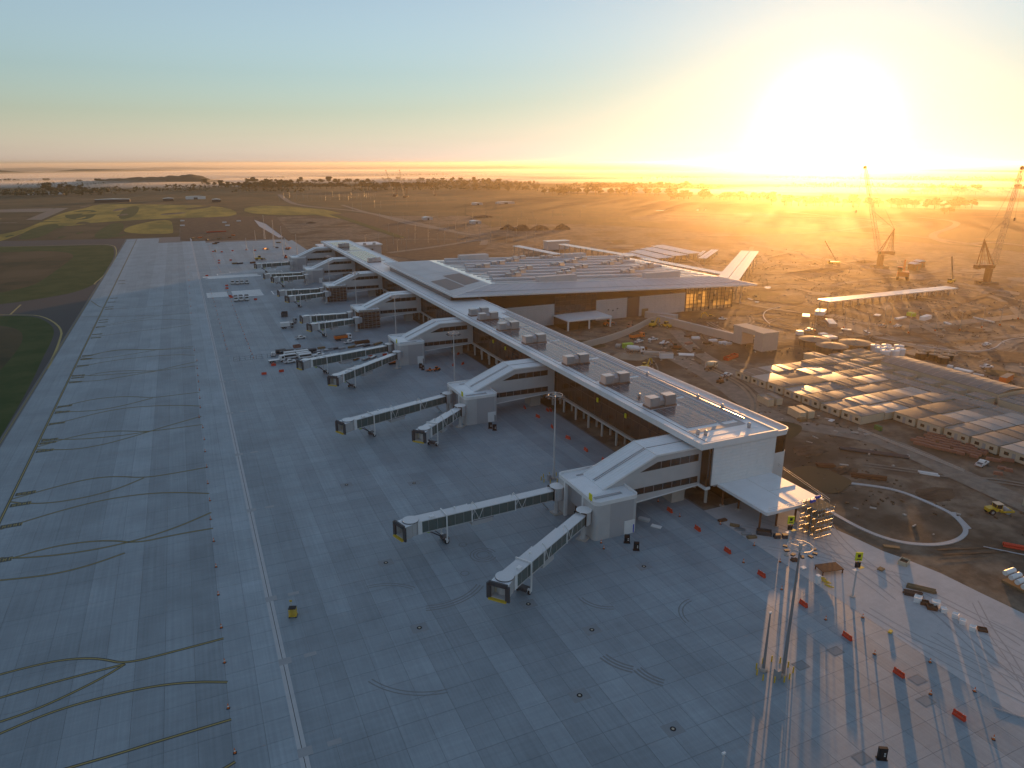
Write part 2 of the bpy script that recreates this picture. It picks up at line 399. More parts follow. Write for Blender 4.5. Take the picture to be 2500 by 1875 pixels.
# lettered location plates beside the lines: black panel with yellow strokes
def plate(px, py, w=4.6, d=2.1):
    p = at(px, py); m = MB(); m.box(p.x-w/2, p.y-d/2, Z2, p.x+w/2, p.y+d/2, .046); m.build('marking_plate', 'line_black', apron)
    g = MB()
    for k in range(4):
        x = p.x - w/2 + .55 + k*1.15
        g.box(x, p.y-d*.32, .047, x+.16, p.y+d*.32, .050); g.box(x+.5, p.y-d*.32, .047, x+.66, p.y+d*.32, .050)
        g.box(x+.16, p.y+d*.2, .047, x+.5, p.y+d*.3, .050) if k % 2 else g.box(x+.16, p.y-d*.06, .047, x+.5, p.y+d*.06, .050)
    g.build('marking_letters', 'yellow_line', apron)
for x, y in [(500,448),(480,494),(440,580),(382,708),(370,730),(345,792),(197,1120),(158,1205),(85,1370),(605,212),(600,228),(583,263),(640,135),(665,84),(678,57),(0,1640)]: plate(*c5_(x, y))
for x, y in [(775,1322),(795,1285),(800,1268),(840,1185),(845,1168),(862,1130),(878,1100),(940,988),(940,965),(740,1405),(750,1378),(670,1570)]: plate(x/3.16, 380+y/3.16, 4.5, 2.2)
# slot drain: twin pale kerbs with a dark slot and pit covers
m = MB(); m.box(6.05,15,.02,6.68,930,.05).box(6.78,15,.02,7.4,930,.05); m.build('drain_kerb', 'trough', apron)
MB().box(6.68,15,.02,6.78,930,.034).build('drain_slot', 'black', apron)
for y in (91.2, 113.6, 134.5, 177, 217, 258, 300, 342, 385, 430, 475, 520, 565, 610, 655, 700):
    MB().box(6.0,y-.9,.031,8.2,y+.9,.056).build('pit_cover', 'grey_paint', apron)
    MB().box(10.4,y-.5,.031,12.6,y+.6,.046).build('pit_cover', 'grey_paint', apron)
mat('patch_grey', (.23,.25,.265), .8)
# fuel hydrant pits: round lid in a square patch
for i, (x, y) in enumerate([(942,1374),(1024,1533),(1445,1538),(1415,1698),(1643,1780),(1572,1383),(1290,1475),(846,1184),(1011,1180)]):
    p = at(x, y)
    MB().box(p.x-1.6,p.y-1.3,.033,p.x+1.6,p.y+1.3,.0375).build('pit_patch', 'patch_grey', apron)
    MB().cyl(p.x,p.y,.036,.06,.5,n=14).build('pit_rim', 'black', apron); MB().cyl(p.x,p.y,.06,.075,.22,n=10).build('pit_lid', 'cream', apron)
for x, y in [(2040,1590),(2240,1660),(2260,1712),(1955,1625),(2105,1852)]:
    p = at(x, y); MB().box(p.x-1.3,p.y-1.0,.033,p.x+1.3,p.y+1.0,.037).build('pit_patch', 'tyre_dark', apron); MB().box(p.x-1.05,p.y-.8,.037,p.x+1.05,p.y+.8,.041).build('pit_lid', 'patch_grey', apron)
# tyre scrubs left by the bridge wheels and trucks
def scrub(px, py, rad, a0, a1, w=.22, n=3):
    p = at(px, py)
    for k in range(n):
        r_ = rad + k*.75; pts = [(p.x+r_*math.cos(a0+(a1-a0)*i/14), p.y+r_*math.sin(a0+(a1-a0)*i/14)) for i in range(15)]
        MB().ribbon(pts, w, Z1-.001+k*.0006).build('tyre_mark', 'tyre_dark', apron)
for s in [(1180,1355,1.5,0,5.6),(1130,1330,.9,0,6.2,.2,1),(1135,1400,.9,0,6.2,.2,1),(1185,1262,1.0,0,6,.2,1),(1040,1400,12,4.4,5.5,.3,3),(1730,1500,5,1.6,3.2,.25,2),(1050,1560,14,3.6,4.6,.25,2),(1480,1440,6,3.2,4.4,.3,2),(930,1500,10,.6,1.6,.25,2),(1560,1560,8,3.3,4.0,.4,3),(1640,1600,7,3.2,3.9,.4,3)]: scrub(*s)
# pale painted fields far out on the apron
for k, (x0,x1,y0,y1) in enumerate([(9,22,505,525),(25,44,500,526),(9,52,590,604),(20,70,606,616),(50,60,500,516),(64,76,505,514),(30,66,618,624)]):
    mb_ = MB(); n = 5
    for i in range(n):
        a = y0 + (y1-y0)*i/n
        if k in (0,1): mb_.box(x0,a,.03,x1,a+(y1-y0)/n*.78,.038)
        elif k == 2: mb_.box(x0+rnd.uniform(0,6),a,.03,x1-rnd.uniform(0,5),a+(y1-y0)/n*.9,.038)
        elif i in (0, 4): mb_.box(x0,a,.03,x1,a+.9,.038)
    if k > 2: mb_.box(x0,y0+1,.03,x0+.8,y1-1,.0372).box(x1-.8,y0+1,.03,x1,y1-1,.0372)
    mb_.build('paint_block', 'white_line', apron)

# ---- land to the left: asphalt taxiway, grass islands, fields
sheet('taxiway', [(-62.02,-200),(-62.02,1000),(-31,1010),(-31,956),(-62.02,956.5)][:2] + [(-62.02,1090),(-900,1060),(-1400,700),(-1400,-200)], -.008, 'asphalt')
def island(name, px, m, z=-.004, it=2, expand=None):
    P = [tuple(at(x, y)[:2]) for x, y in px]
    if expand: P += expand
    return sheet(name, smooth_poly(P, it), z, m)
def c1_(*l): return [(x/3.16, 380+y/3.16) for x, y in l]
island('grass_island', c1_((-2400,700),(-600,705),(300,700),(700,690),(870,690),(885,745),(860,830),(790,940),(700,1010),(560,1060),(300,1105),(0,1150),(-900,1210),(-2400,1300)), 'grass_green')
island('grass_patch', c1_((-300,760),(150,740),(420,735),(600,760),(470,860),(330,960),(210,1020),(-200,1090)), 'grass_dull', .0)
sheet('grass_island', smooth_poly([tuple(at(x/3.16,380+y/3.16)[:2]) for x, y in ((-1200,1255),(0,1237),(250,1235),(360,1275),(425,1340),(400,1430),(330,1560),(240,1760),(60,2080),(-200,2500),(-1200,3300),(-2600,3000))], 2), -.004, 'grass_green')
island('grass_patch', c1_((-700,1300),(-100,1300),(150,1330),(190,1420),(60,1600),(-150,1800),(-700,2200)), 'grass_dull', .0)
for l in ([(0,705),(500,690),(870,680),(905,730),(880,830),(800,930),(715,995),(755,990)], [(80,1225),(160,1150)], [(-200,1228),(150,1228),(330,1232),(485,1330),(455,1450),(370,1643)]):
    P = smooth_line([tuple(at(x/3.16,380+y/3.16)[:2]) for x, y in l], 2)
    MB().ribbon(P, 1.0, .004).build('taxiway_line', 'yellow_line')['kind'] = 'structure'
# fields beyond the apron (photo left, middle distance)
FZ = [-.006]
def field(name, l, m, it=2):
    FZ[0] += .003; island(name, c1_(*l), m, FZ[0], it)
field('field', [(-2400,640),(0,660),(500,650),(960,640),(1230,632),(1240,660),(1390,660),(1380,480),(1900,470),(2300,430),(2100,330),(1500,280),(600,290),(-2400,300)], 'grass_dull', 1)
field('grass_strip', [(-300,720),(20,660),(220,580),(520,530),(1300,480),(1900,470),(1720,385),(1100,375),(760,372),(640,410),(480,440),(300,520),(100,600),(-400,650)], 'grass_gold')
field('grass_patch', [(470,470),(600,420),(760,420),(720,480),(600,500)], 'grass_green')
field('grass_patch', [(900,485),(960,400),(1080,385),(1060,450),(980,490)], 'grass_green')
field('grass_patch', [(720,640),(740,590),(870,515),(960,520),(950,580),(860,640)], 'grass_green')
field('grass_patch', [(120,650),(200,580),(350,530),(470,525),(400,590),(280,640)], 'grass_green')
field('grass_patch', [(540,600),(640,560),(720,520),(620,505),(560,540)], 'grass_dull')
field('grass_strip', [(930,600),(990,540),(1320,480),(1340,580),(1330,605)], 'grass_gold')
field('dirt_bank', [(1390,655),(1395,490),(1700,470),(1960,470),(2200,600),(2190,640),(1500,665)], 'dirt_dark', 0)
field('runway_stub', [(200,495),(420,405),(530,403),(320,495)], 'gravel', 0)
field('runway', [(-2400,440),(0,436),(340,434),(440,405),(0,416),(-2400,420)], 'gravel', 0)
field('access_road', [(1960,495),(2060,530),(2190,630),(2150,632),(2000,545)], 'pale_concrete', 0)
sq = random.Random(13)
for _ in range(26):
    x, y = sq.uniform(-100,1850), sq.uniform(385,640)
    if (x > 1330 and y > 470) or (x > 150 and x < 560 and y < 500 and y > 400): continue
    w_, h_ = sq.uniform(60,260), sq.uniform(6,22)
    field('grass_strip', [(x-w_/2,y+h_*sq.uniform(.3,1.2)),(x,y+h_*sq.uniform(.1,.5)),(x+w_/2,y-h_*sq.uniform(.2,.8)),(x+w_*.4,y-h_*1.1),(x-w_*.1,y-h_*sq.uniform(.3,.8)),(x-w_*.4,y-h_*.1)], sq.choice(['grass_gold','grass_green','grass_dull','grass_gold','dirt']))
def c2_(*l): return [(600+x/3.16, 380+y/3.16) for x, y in l]
def field2(name, l, m, it=2):
    FZ[0] += .003; island(name, c2_(*l), m, FZ[0], it)
field2('dirt_field', [(80,470),(230,465),(380,640),(330,660)], 'dirt_dark', 0)
field2('grass_field', [(-10,400),(200,380),(760,430),(1240,640),(1180,632),(640,455),(240,460),(-10,440)], 'grass_gold', 1)
field2('dirt_field', [(640,455),(800,440),(980,450),(1760,640),(1240,640)], 'dirt_dark', 0)
field2('grass_strip', [(640,455),(720,458),(1240,632),(1160,632)], 'grass_green', 0)
field2('dirt_field', [(700,640),(900,650),(1800,650),(1900,700),(1650,800),(1200,810)], 'dirt_dark', 1)
field2('meadow', [(1700,560),(2400,520),(3200,560),(3800,600),(5200,640),(5200,420),(2600,330),(1700,300)], 'grass_dull', 1)
field2('meadow', [(2800,480),(3400,430),(4600,470),(5300,500),(5300,560),(3600,560)], 'dirt', 1)
def road(pts, w, m='gravel', name='dirt_road', px=True, kerb=False):
    FZ[0] += .002
    P = smooth_line([tuple(at(*p)[:2]) for p in pts] if px else pts, 3)
    o = MB().ribbon(P, w, FZ[0]).build(name, m); o['kind'] = 'structure'; return P
road(c2_((260,300),(330,360),(450,390),(800,420),(1000,450),(1400,540),(1750,620),(1850,600)), 12)
road(c2_((740,380),(900,430),(1060,470),(1300,540),(1600,580)), 8)
road(c2_((3600,500),(4400,570),(5200,620),(5700,700)), 9)
road([(1810,590),(1950,620),(2150,660),(2330,690),(2500,720)], 10)
road([(1700,575),(1900,575),(2080,560),(2165,545),(2100,535),(1920,517)], 8)
road([(2500,600),(2420,590),(2330,600),(2260,575),(2330,555),(2340,540),(2240,530)], 9)
road(c2_((1100,750),(1500,700),(1850,640),(1830,690)), 8)
road([(1255,700),(1210,660),(1218,640),(1300,610),(1500,600),(1800,640),(2000,650)], 7)
# ================================================================== PIER
pier = thing('pier_building', 'long pier building with flat solar roof, brown glass side and white panelled end wall', 'terminal pier', (125, 130, 0))
def part(mb, name, m, parent, **k):
    """link a mesh whose points are world coordinates under a thing that stands somewhere"""
    o = mb.build(name, m, **k); o.parent = parent; o.matrix_parent_inverse = Matrix.Translation(-Vector(parent.location)); return o
PY0, PY1, ZR = 130.0, 655.0, 18.0
m = MB(); m.box(116.3,PY0+.5,5.3,134.6,PY1,17.0); part(m, 'core_wall', 'cladding_dark', pier)
m = MB(); m.box(121.5,PY0+2,0,133.5,PY1-2,5.3); part(m, 'ground_floor_wall', 'brown_glass', pier)
m = MB(); m.prism([(110.4,129.4),(135.2,129.4),(135.2,656),(110.4,656)], 16.75, 17.55).prism([(111.3,130.2),(134.8,130.2),(134.8,655.4),(111.3,655.4)], 17.55, ZR-.2)
part(m, 'roof_slab', 'white_paint', pier)
m = MB(); m.box(110.4,129.4,17.55,110.9,656,18.35).box(110.9,129.4,17.55,134.7,129.9,18.35).box(134.7,129.4,17.55,135.2,656,18.35).box(110.9,655.5,17.55,134.7,656,18.35)
part(m, 'parapet', 'white_paint', pier)
m = MB(); m.box(113.4,130.3,ZR-.2,134.6,655.4,ZR-.1); part(m, 'roof_deck', 'roof_metal', pier)
m = MB(); m.box(111.3,130.2,ZR-.2,113.3,655.4,ZR-.12); part(m, 'gutter_roof', 'roof_metal', pier)
MBx = MB().box(113.3,130.3,ZR-.2,113.4,655.4,ZR-.05); part(MBx, 'gutter', 'black', pier)
# glass panes of the apron facade, two tiers, with mullions between
pane = MB().box(-.03,.06,0,.03,4.28,5.55).mesh('glass_pane', 'brown_glass')
n = 0
for k in range(119):
    y = PY0 + 3.6 + k*4.345
    if y > PY1-5: break
    for z in (5.45, 11.1):
        o = inst('glass_pane', pane, None, (116.2, y, z)); o.parent = pier; o.matrix_parent_inverse = Matrix.Translation(-Vector(pier.location)); n += 1
m = MB()
for k in range(120): m.box(116.08,PY0+3.6+k*4.345-.05,5.4,116.24,PY0+3.6+k*4.345+.05,16.7)
m.box(116.08,PY0+3.6,10.98,116.24,PY1-1,11.1); part(m, 'mullions', 'dark_steel', pier)
m = MB(); m.box(115.35,PY0+2.6,4.65,116.25,PY1,5.35); part(m, 'edge_beam', 'precast', pier)
col = MB().cyl(0,0,0,4.65,.42,n=14).mesh('column', 'precast')
def rel(o, p): o.parent = p; o.matrix_parent_inverse = Matrix.Translation(-Vector(p.location)); return o
for k in range(61):
    y = 132.6 + k*8.62
    if y < PY1: rel(inst('column', col, None, (115.8, y, 0)), pier)
for k in range(20): rel(inst('column', col, None, (118.9, 141 + k*8.62, 0)), pier)
# yellow gate signs hung on the facade
for y in (171.5, 188, 262, 275):
    rel(MB().box(115.75,y-.42,10.6,116.0,y+.42,12.0).build('gate_sign', 'sign_yellow'), pier)
# end wall of white panels
ew = MB().box(114.9,130.1,6.0,135.5,130.5,17.3); part(ew, 'end_wall', 'grey_paint', pier)
pw, ph = 20.6/7, 11.0/12
pm = MB().box(.02,-.10,.02,pw-.02,0,ph-.02).mesh('wall_panel', 'white_paint')
for i in range(7):
    for j in range(12): rel(inst('wall_panel', pm, None, (114.9+i*pw, 130.1, 6.0+j*ph)), pier)
m = MB(); m.box(113.9,130.6,5.6,114.9,133.2,16.7); part(m, 'corner_glazing', 'brown_glass', pier)
m = MB().box(113.4,130.3,4.9,115.0,133.4,5.6); part(m, 'corner_sill', 'white_paint', pier)
# rounded landside bay at the near end
def rrect(x0,y0,x1,y1,r,corners='1234',n=6):
    """outline, corners numbered from lower left anticlockwise"""
    pts = []
    for k, (cx,cy,a0) in enumerate([(x0+r,y0+r,math.pi),(x1-r,y0+r,1.5*math.pi),(x1-r,y1-r,0),(x0+r,y1-r,.5*math.pi)]):
        if str(k+1) in corners: pts += [(cx+r*math.cos(a0+i*math.pi/2/n), cy+r*math.sin(a0+i*math.pi/2/n)) for i in range(n+1)]
        else: pts.append(((x0,y0),(x1,y0),(x1,y1),(x0,y1))[k])
    return pts
bay = rrect(135.6,132.0,142.5,200,2.2,'23')
part(MB().prism(bay, 0, 10.3), 'bay_wall', 'white_paint', pier)
part(MB().prism(rrect(135.7,132.1,142.4,199.9,2.1,'23'), 10.3, 15.2), 'bay_glazing', 'brown_glass', pier)
part(MB().prism(bay, 15.2, 16.0), 'bay_roof', 'roof_metal', pier)
q = rrect(135.6,132.0,142.5,200,2.2,'23'); m = MB()
for a, b in zip(q[:-1], q[1:]): m.bar((a[0],a[1],16.35), (b[0],b[1],16.35), .35, .75)
part(m, 'bay_parapet', 'white_paint', pier)
part(MB().box(135.3,252,12,139.5,279,16.0), 'landside_bay', 'white_paint', pier)
part(MB().box(135.7,252.4,16.0,139.1,278.6,16.06), 'landside_bay_roof', 'roof_metal', pier)
m = MB(); m.tube((139.3,146,16.35),(138.9,199,16.35),.14); part(m, 'roof_pipe', 'orange', pier)
m = MB(); m.tube((133.2,140,18.25),(133.2,300,18.25),.2).tube((132.3,140,18.2),(132.3,300,18.2),.14); part(m, 'pipe_run', 'galv', pier)
m = MB()
for k in range(170): m.box(113.5,131+k*3.05,ZR-.1,134.5,131.07+k*3.05,ZR-.055,bottom=False)
part(m, 'roof_seams', 'white_paint', pier)['kind'] = 'stuff'
# walkway mats, vents and domes near the end
m = MB(); m.box(113.9,137.3,ZR-.1,131,139.3,ZR-.04) ; m.box(125.0,139.3,ZR-.1,126.0,300,ZR-.04); m.box(130.6,137.5,ZR-.1,131.6,300,ZR-.05); part(m, 'roof_walkway', 'grey_paint', pier)
for x, y in ((114.6,136.3),(116.2,135.2),(130.2,134.8),(118,168),(133.4,160),(133.4,186),(134,150)):
    part(MB().cyl(x,y,ZR-.1,ZR+.7,.45,n=10).ball((x,y,ZR+.75),.55,n=10,m=6), 'roof_vent', 'galv', pier, smooth=True)
# solar panels: singles in the near fields, joined farther off
pvm = MB(); pvm.k = 0; pvm.box(.07,.06,0,1.93,1.04,.05); pvm.k = 1; pvm.box(0,0,-.05,2.0,1.1,.005)
pvmesh = pvm.mesh('solar_panel', ['pv','pv_frame'])
fields = []
gaps = [140.4, 163.0, 187.0, 212.5, 242.0, 268.0, 290.0]
cnt = 0; rest = MB()
def pv(x, y):
    global cnt
    if cnt < 300: rel(inst('solar_panel', pvmesh, None, (x, y, ZR+.02)), pier); cnt += 1
    else:
        rest.k = 0; rest.box(x+.07,y+.06,ZR+.02,x+1.93,y+1.04,ZR+.07,bottom=False); rest.k = 1; rest.box(x,y,ZR-.03,x+2,y+1.1,ZR+.025,bottom=False)
HV = [(157.6,1),(181.7,1),(207,1),(240,1),(265,1),(287,0)]
for g0, g1 in zip(gaps[:-1], gaps[1:]):
    y = g0 + .6
    while y < g1 - 1.6:
        for i in range(5):
            x = 114.9 + i*2.0
            if not any(h-1.2 < y < h+5.2 for h, _ in HV): pv(x, y)
        for i in range(2): pv(126.2 + i*2.1, y)
        y += 1.12
y = 505
while y < 640:
    if not (568 < y < 574 or 604 < y < 609):
        for i in range(7): pv(114.9 + i*2.1, y)
    y += 1.12
rest.build('solar_panel', ['pv','pv_frame'], kind='stuff'); rel(COL.objects[-1], pier)
# far cross wing of the pier
xw = thing('cross_wing', 'flat roofed white wing lying across the far end of the pier', 'building', (140, 680, 0))
part(MB().box(112,668,0,168,690,11), 'wall', 'cladding', xw); part(MB().box(111,667,11,169,691,12), 'roof', 'white_paint', xw)
for i in range(6): part(MB().box(115+i*9,666.6,12,117.5+i*9,668.4,13.6), 'roof_lantern', 'cladding', xw)
part(MB().box(118,666.85,3,160,666.98,8), 'window', 'brown_glass', xw)

mat('shadow_brown', (.16,.11,.09), .8)  # painted brown stands in for the units' shadow on the roof
# rooftop air handlers
def air_handler(x, y, z, label, L=9.2, rz=0.0, s=1.0):
    t = thing('air_handler', label, 'rooftop unit', (x, y, z), rz, 'air handlers on the roofs')
    MB().box(0,-.3,0,L*s,3.6*s,.55*s).build('shadow_plinth', 'shadow_brown', t); MB().box(.1,0,.55*s,3.4*s,3.0*s,3.2*s).build('housing', 'galv', t)
    MB().box(5.4*s,0,.55*s,9.0*s,3.0*s,3.4*s).build('housing', 'galv', t); MB().box(3.4*s,.4*s,.55*s,5.4*s,2.6*s,2.1*s).build('duct_box', 'galv', t)
    b = MB(); b.prism_x([(.2*s,2.1*s),(2.8*s,2.1*s),(1.5*s,3.2*s)], 3.6*s, 5.2*s); b.build('cowl', 'galv', t)
    MB().box(.5*s,-.06,1*s,2.9*s,.0,2.8*s).build('louvre', 'grey_paint', t); MB().tube((.0,3.4*s,.8*s),(9*s,3.4*s,.8*s),.12,6).build('pipe', 'galv', t)
    return t
ORD = ['first','second','third','fourth','fifth','sixth','seventh','eighth','ninth','tenth']
for i, (h, _) in enumerate(HV): air_handler(114.6, h, ZR-.1, f'{ORD[i]} air handler from the near end of the pier roof')
air_handler(114.6, 298, ZR-.1, 'air handler on the bare pier roof beside the terminal corner')
air_handler(115.5, 498, ZR-.1, 'air handler on the far pier roof just past the terminal hall'); air_handler(115, 600, ZR-.1, 'air handler at the farthest end of the pier roof')
for i, (x, y) in enumerate([(137,143.5),(136.6,149)]):
    air_handler(x, y, 16.0, ['metal plant unit on the rounded near corner of the pier', 'second metal plant unit behind the rounded corner of the pier'][i], 9, R(90), .5)

# canopy at the near end of the pier
cn = thing('entrance_canopy', 'flat pale blue canopy on dark posts below the pier end wall', 'canopy', (126, 121, 0))
part(MB().box(117.2,112.6,5.75,135.2,130.0,6.0), 'canopy_roof', 'roof_metal', cn)
m = MB()
for a, b in (((117.2,112.6),(135.2,112.6)),((117.2,112.6),(117.2,130))): m.bar((*a,5.75),(*b,5.75),.35,.75)
part(m, 'fascia', 'white_paint', cn)
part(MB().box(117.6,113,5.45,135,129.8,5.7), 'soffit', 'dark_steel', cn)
part(MB().bar((126.2,112.8,6.04),(126.2,130,6.04),.12,.1).bar((126.2,121.5,6.05),(135.0,121.5,6.05),.25,.12), 'roof_seam', 'white_paint', cn)
for x, y in ((117.6,114.9),(122.9,114.9),(129,114.9),(120.9,125.9),(134,114.9),(134,127),(118.5,129.2)):
    part(MB().box(x-.18,y-.18,0,x+.18,y+.18,5.5), 'post', 'rust', cn); part(MB().box(x-.5,y-.5,0,x+.5,y+.5,.3), 'footing', 'precast', cn)
m = MB()
for z in (6.5, 7.0): m.tube((135.0,110.5,z),(142,146,z),.05).tube((117.5,112.7,z),(134.9,112.7,z),.03)
part(m, 'guard_rail', 'galv', cn)

# ================================================================== GATE BUILDINGS
GY = [127.0, 211.6, 292.4, 371.6, 456.4, 537.3, 613.9]
GL = ['nearest gate building, its sloping walkway roof carrying a ladder', 'second gate building from the near end of the pier', 'third gate building along the pier, parked vans beyond its bridges',
      'fourth gate building with scaffolding on its unclad end', 'fifth gate building with brown unclad end frame', 'sixth gate building, next to last along the pier', 'farthest gate building at the far end of the pier']
rib = None
def gate(i, y0):
    raw = i in (3, 4)
    g = thing('gate_building', GL[i], 'gate building', (85, y0+9, 0), 0, 'gate buildings along the pier')
    x0, x1, y1, ZN = 78.8, 90.8, y0+18.8, 9.2
    wallm = 'rust' if raw else 'cladding'
    # node: near wing with rounded corners, far wing, recessed middle
    part(MB().prism(rrect(x0,y0,x1,y0+5.6,1.3,'12'), 0, ZN), 'near_wall', wallm, g)
    if not raw:
        part(MB().box(x0+4.2,y0-.05,0,x1-1.4,y0+.02,ZN-.1), 'wall_panel', 'cladding_dark', g); part(MB().box(x0+8.2,y0-.11,0,x1-.9,y0-.05,3.6), 'door_panel', 'white_paint', g)
        part(MB().box(x1-1.35,y0-.16,.1,x1-1.05,y0-.11,2.3), 'door', 'blue' if i == 0 else 'dark_steel', g)
    part(MB().prism(rrect(x0,y1-4.4,x1,y1,1.3,'34'), 0, ZN), 'far_wall', 'cladding', g)
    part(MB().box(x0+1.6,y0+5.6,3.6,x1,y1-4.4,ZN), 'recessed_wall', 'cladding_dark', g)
    part(MB().box(x0+3,y0+5.6,0,x1,y1-4.4,3.6), 'undercroft_shade', 'black', g)  # black block painted as the shade of the open undercroft
    part(MB().prism(rrect(x0,y0,x1,y1,1.3,'1234'), ZN, ZN+.25), 'node_roof', 'roof_metal', g)
    q = rrect(x0,y0,x1,y1,1.3,'1234'); q.append(q[0]); m = MB()
    for a, b in zip(q[:-1], q[1:]): m.bar((a[0]+(.12 if a[0] < 85 else -.12),a[1],ZN+.35), (b[0]+(.12 if b[0] < 85 else -.12),b[1],ZN+.35), .3, .95)
    part(m, 'parapet', 'white_paint', g)
    m = MB()
    for k in range(22):
        for a, b in ((y0+.6, y0+5.2), (y1-3.8, y1-.6)): m.box(x0+.7+k*.5,a,ZN+.25,x0+.85+k*.5,b,ZN+.36,bottom=False)
    o = part(m, 'roof_ribs', 'roof_metal', g); o['kind'] = 'stuff'
    part(MB().box(x0+1.5,y0+2.6,ZN+.36,x1-3,y0+3.6,ZN+.42), 'roof_walkway', 'grey_paint', g); part(MB().box(x0+4,y1-3,ZN+.36,x0+9,y1-2.4,ZN+.42), 'roof_walkway', 'grey_paint', g)
    for a in (y0+5.3, y1-4.7): part(MB().box(x0-.25,a,0,x0+.55,a+.6,ZN), 'pilaster', 'white_paint', g)
    # walkway
    ys, yn = y0+6.4, y0+16.2
    prof = [(87.0,4.0),(91,3.8),(115.9,5.2),(115.9,15.5),(99.9,15.5),(85.2,9.45),(85.2,8.6)]
    part(MB().prism_y(prof, ys, yn), 'walkway_wall', 'cladding', g)
    def roofstrip(a, b, w0, w1, th, name, mt):
        m = MB(); m.prism_y([(a[0],a[1]),(b[0],b[1]),(b[0],b[1]+th),(a[0],a[1]+th)], w0, w1); return part(m, name, mt, g)
    roofstrip((84.6,9.2),(99.9,15.5),ys-.25,yn+.25,.35,'sloping_roof','roof_metal')
    roofstrip((99.9,15.5),(113.3,15.5),ys-.25,yn+.25,.35,'flat_roof','roof_metal')
    for w in (ys-.35, yn+.1): roofstrip((84.4,9.2),(99.9,15.6),w,w+.25,.45,'roof_edge','white_paint'); roofstrip((99.9,15.6),(113.2,15.6),w,w+.25,.4,'roof_edge','white_paint')
    mid = (ys+yn)/2
    if i < 3:
        for k in range(9):
            w_ = ys+.9+k*1.0
            if abs(w_-mid) > .6: roofstrip((84.8,9.55),(99.8,15.76),w_,w_+.06,.12,'roof_seam','roof_metal'); roofstrip((100.2,15.82),(113.2,15.82),w_,w_+.06,.09,'roof_seam','roof_metal')
    roofstrip((85.0,9.75),(99.9,15.86),mid-.45,mid-.36,.12,'ladder_rail','galv'); roofstrip((85.0,9.75),(99.9,15.86),mid+.36,mid+.45,.12,'ladder_rail','galv')
    if i < 3:
        m = MB()
        for k in range(34):
            x = 85.3 + k*.43; z = 9.72 + (x-85)*.4098; m.box(x,mid-.36,z+.06,x+.1,mid+.36,z+.16)
        part(m, 'ladder_rung', 'galv', g)['kind'] = 'stuff'
    part(MB().box(100.2,mid-.1,15.85,113.2,mid+.1,15.98), 'roof_seam', 'grey_paint', g); part(MB().box(99.75,ys-.2,15.72,99.95,yn+.2,15.95), 'ridge_cap', 'white_paint', g)
    # windows (both sides)
    for yy in (ys-.06, yn+.0):
        part(MB().prism_y([(95.3,12.0),(113.0,12.0),(113.0,13.9),(100.4,13.9)], yy, yy+.06), 'upper_window', 'window', g)
        part(MB().prism_y([(92.4,6.1),(113.2,5.95),(113.2,7.75),(92.4,7.75)], yy, yy+.06), 'lower_window', 'window', g)
        m = MB()
        for k in range(5): x = 101.4+k*2.9; m.box(x,yy-.03,12.0,x+.1,yy+.09,13.9); 
        for k in range(7): x = 93.9+k*2.8; m.box(x,yy-.03,6.1,x+.1,yy+.09,7.75)
        part(m, 'mullions', 'grey_paint', g)
    part(MB().prism_y([(91,3.7),(115.9,5.1),(115.9,5.4),(91,4.0)], ys-.12, ys-.005), 'floor_edge', 'white_paint', g)
    part(MB().box(107.5,ys+2.5,0,111.5,yn-2.5,5.0), 'support_pier', 'precast', g)
    part(MB().box(113.2,ys+.4,5,114.6,yn-.4,15.4), 'end_joint', 'cladding_dark', g)
    return g
for i, y in enumerate(GY): gate(i, y)

# scaffolds round the two unclad gate nodes
def scaffold(label, x0, y0, x1, y1, h, nx, ny, nz, tilt=0):
    t = thing('scaffold_tower', label, 'scaffold', ((x0+x1)/2, (y0+y1)/2, 0), 0, 'scaffolds on the site')
    for i in range(nx+1):
        for j in range(ny+1):
            x, y = x0+(x1-x0)*i/nx, y0+(y1-y0)*j/ny; part(MB().tube((x,y,0),(x,y,h),.06,5), 'standard', 'galv', t)
    for k in range(1, nz+1):
        z = h*k/nz - .6; m = MB()
        for j in range(ny+1): y = y0+(y1-y0)*j/ny; m.tube((x0,y,z),(x1,y,z),.05,5).tube((x0,y,z-1),(x1,y,z-1),.04,5)
        for i in range(nx+1): x = x0+(x1-x0)*i/nx; m.tube((x,y0,z),(x,y1,z),.05,5)
        m.tube((x0,y0,z-h/nz+.5),(x1,y0,z),.04,5); part(m, 'ledger', 'galv', t)
        part(MB().box(x0,y0+.1,z+.05,x1,y1-.1,z+.12), 'platform', 'timber', t)
    return t
for i in (3, 4):
    scaffold(['scaffold wrapped round the end of the fourth gate building', 'scaffold wrapped round the end of the fifth gate building'][i-3], 79.5, GY[i]-2.0, 90.5, GY[i]-.4, 10.5, 5, 1, 5)
scaffold('dense scaffold tower beside the pale blue canopy, blue rolls on top', 126.5, 106.3, 131.8, 111.2, 8.2, 4, 3, 4)
for i, (x, y) in enumerate(((127.5,109.5),(130.3,110.6))):
    tag(MB().tube((x,y,8.35),(x+1.3,y+.1,8.35),.38,12).build('tarp_roll', 'blue'), ['blue tarp roll on the left of the scaffold top', 'blue tarp roll on the right of the scaffold top'][i], 'tarp roll')

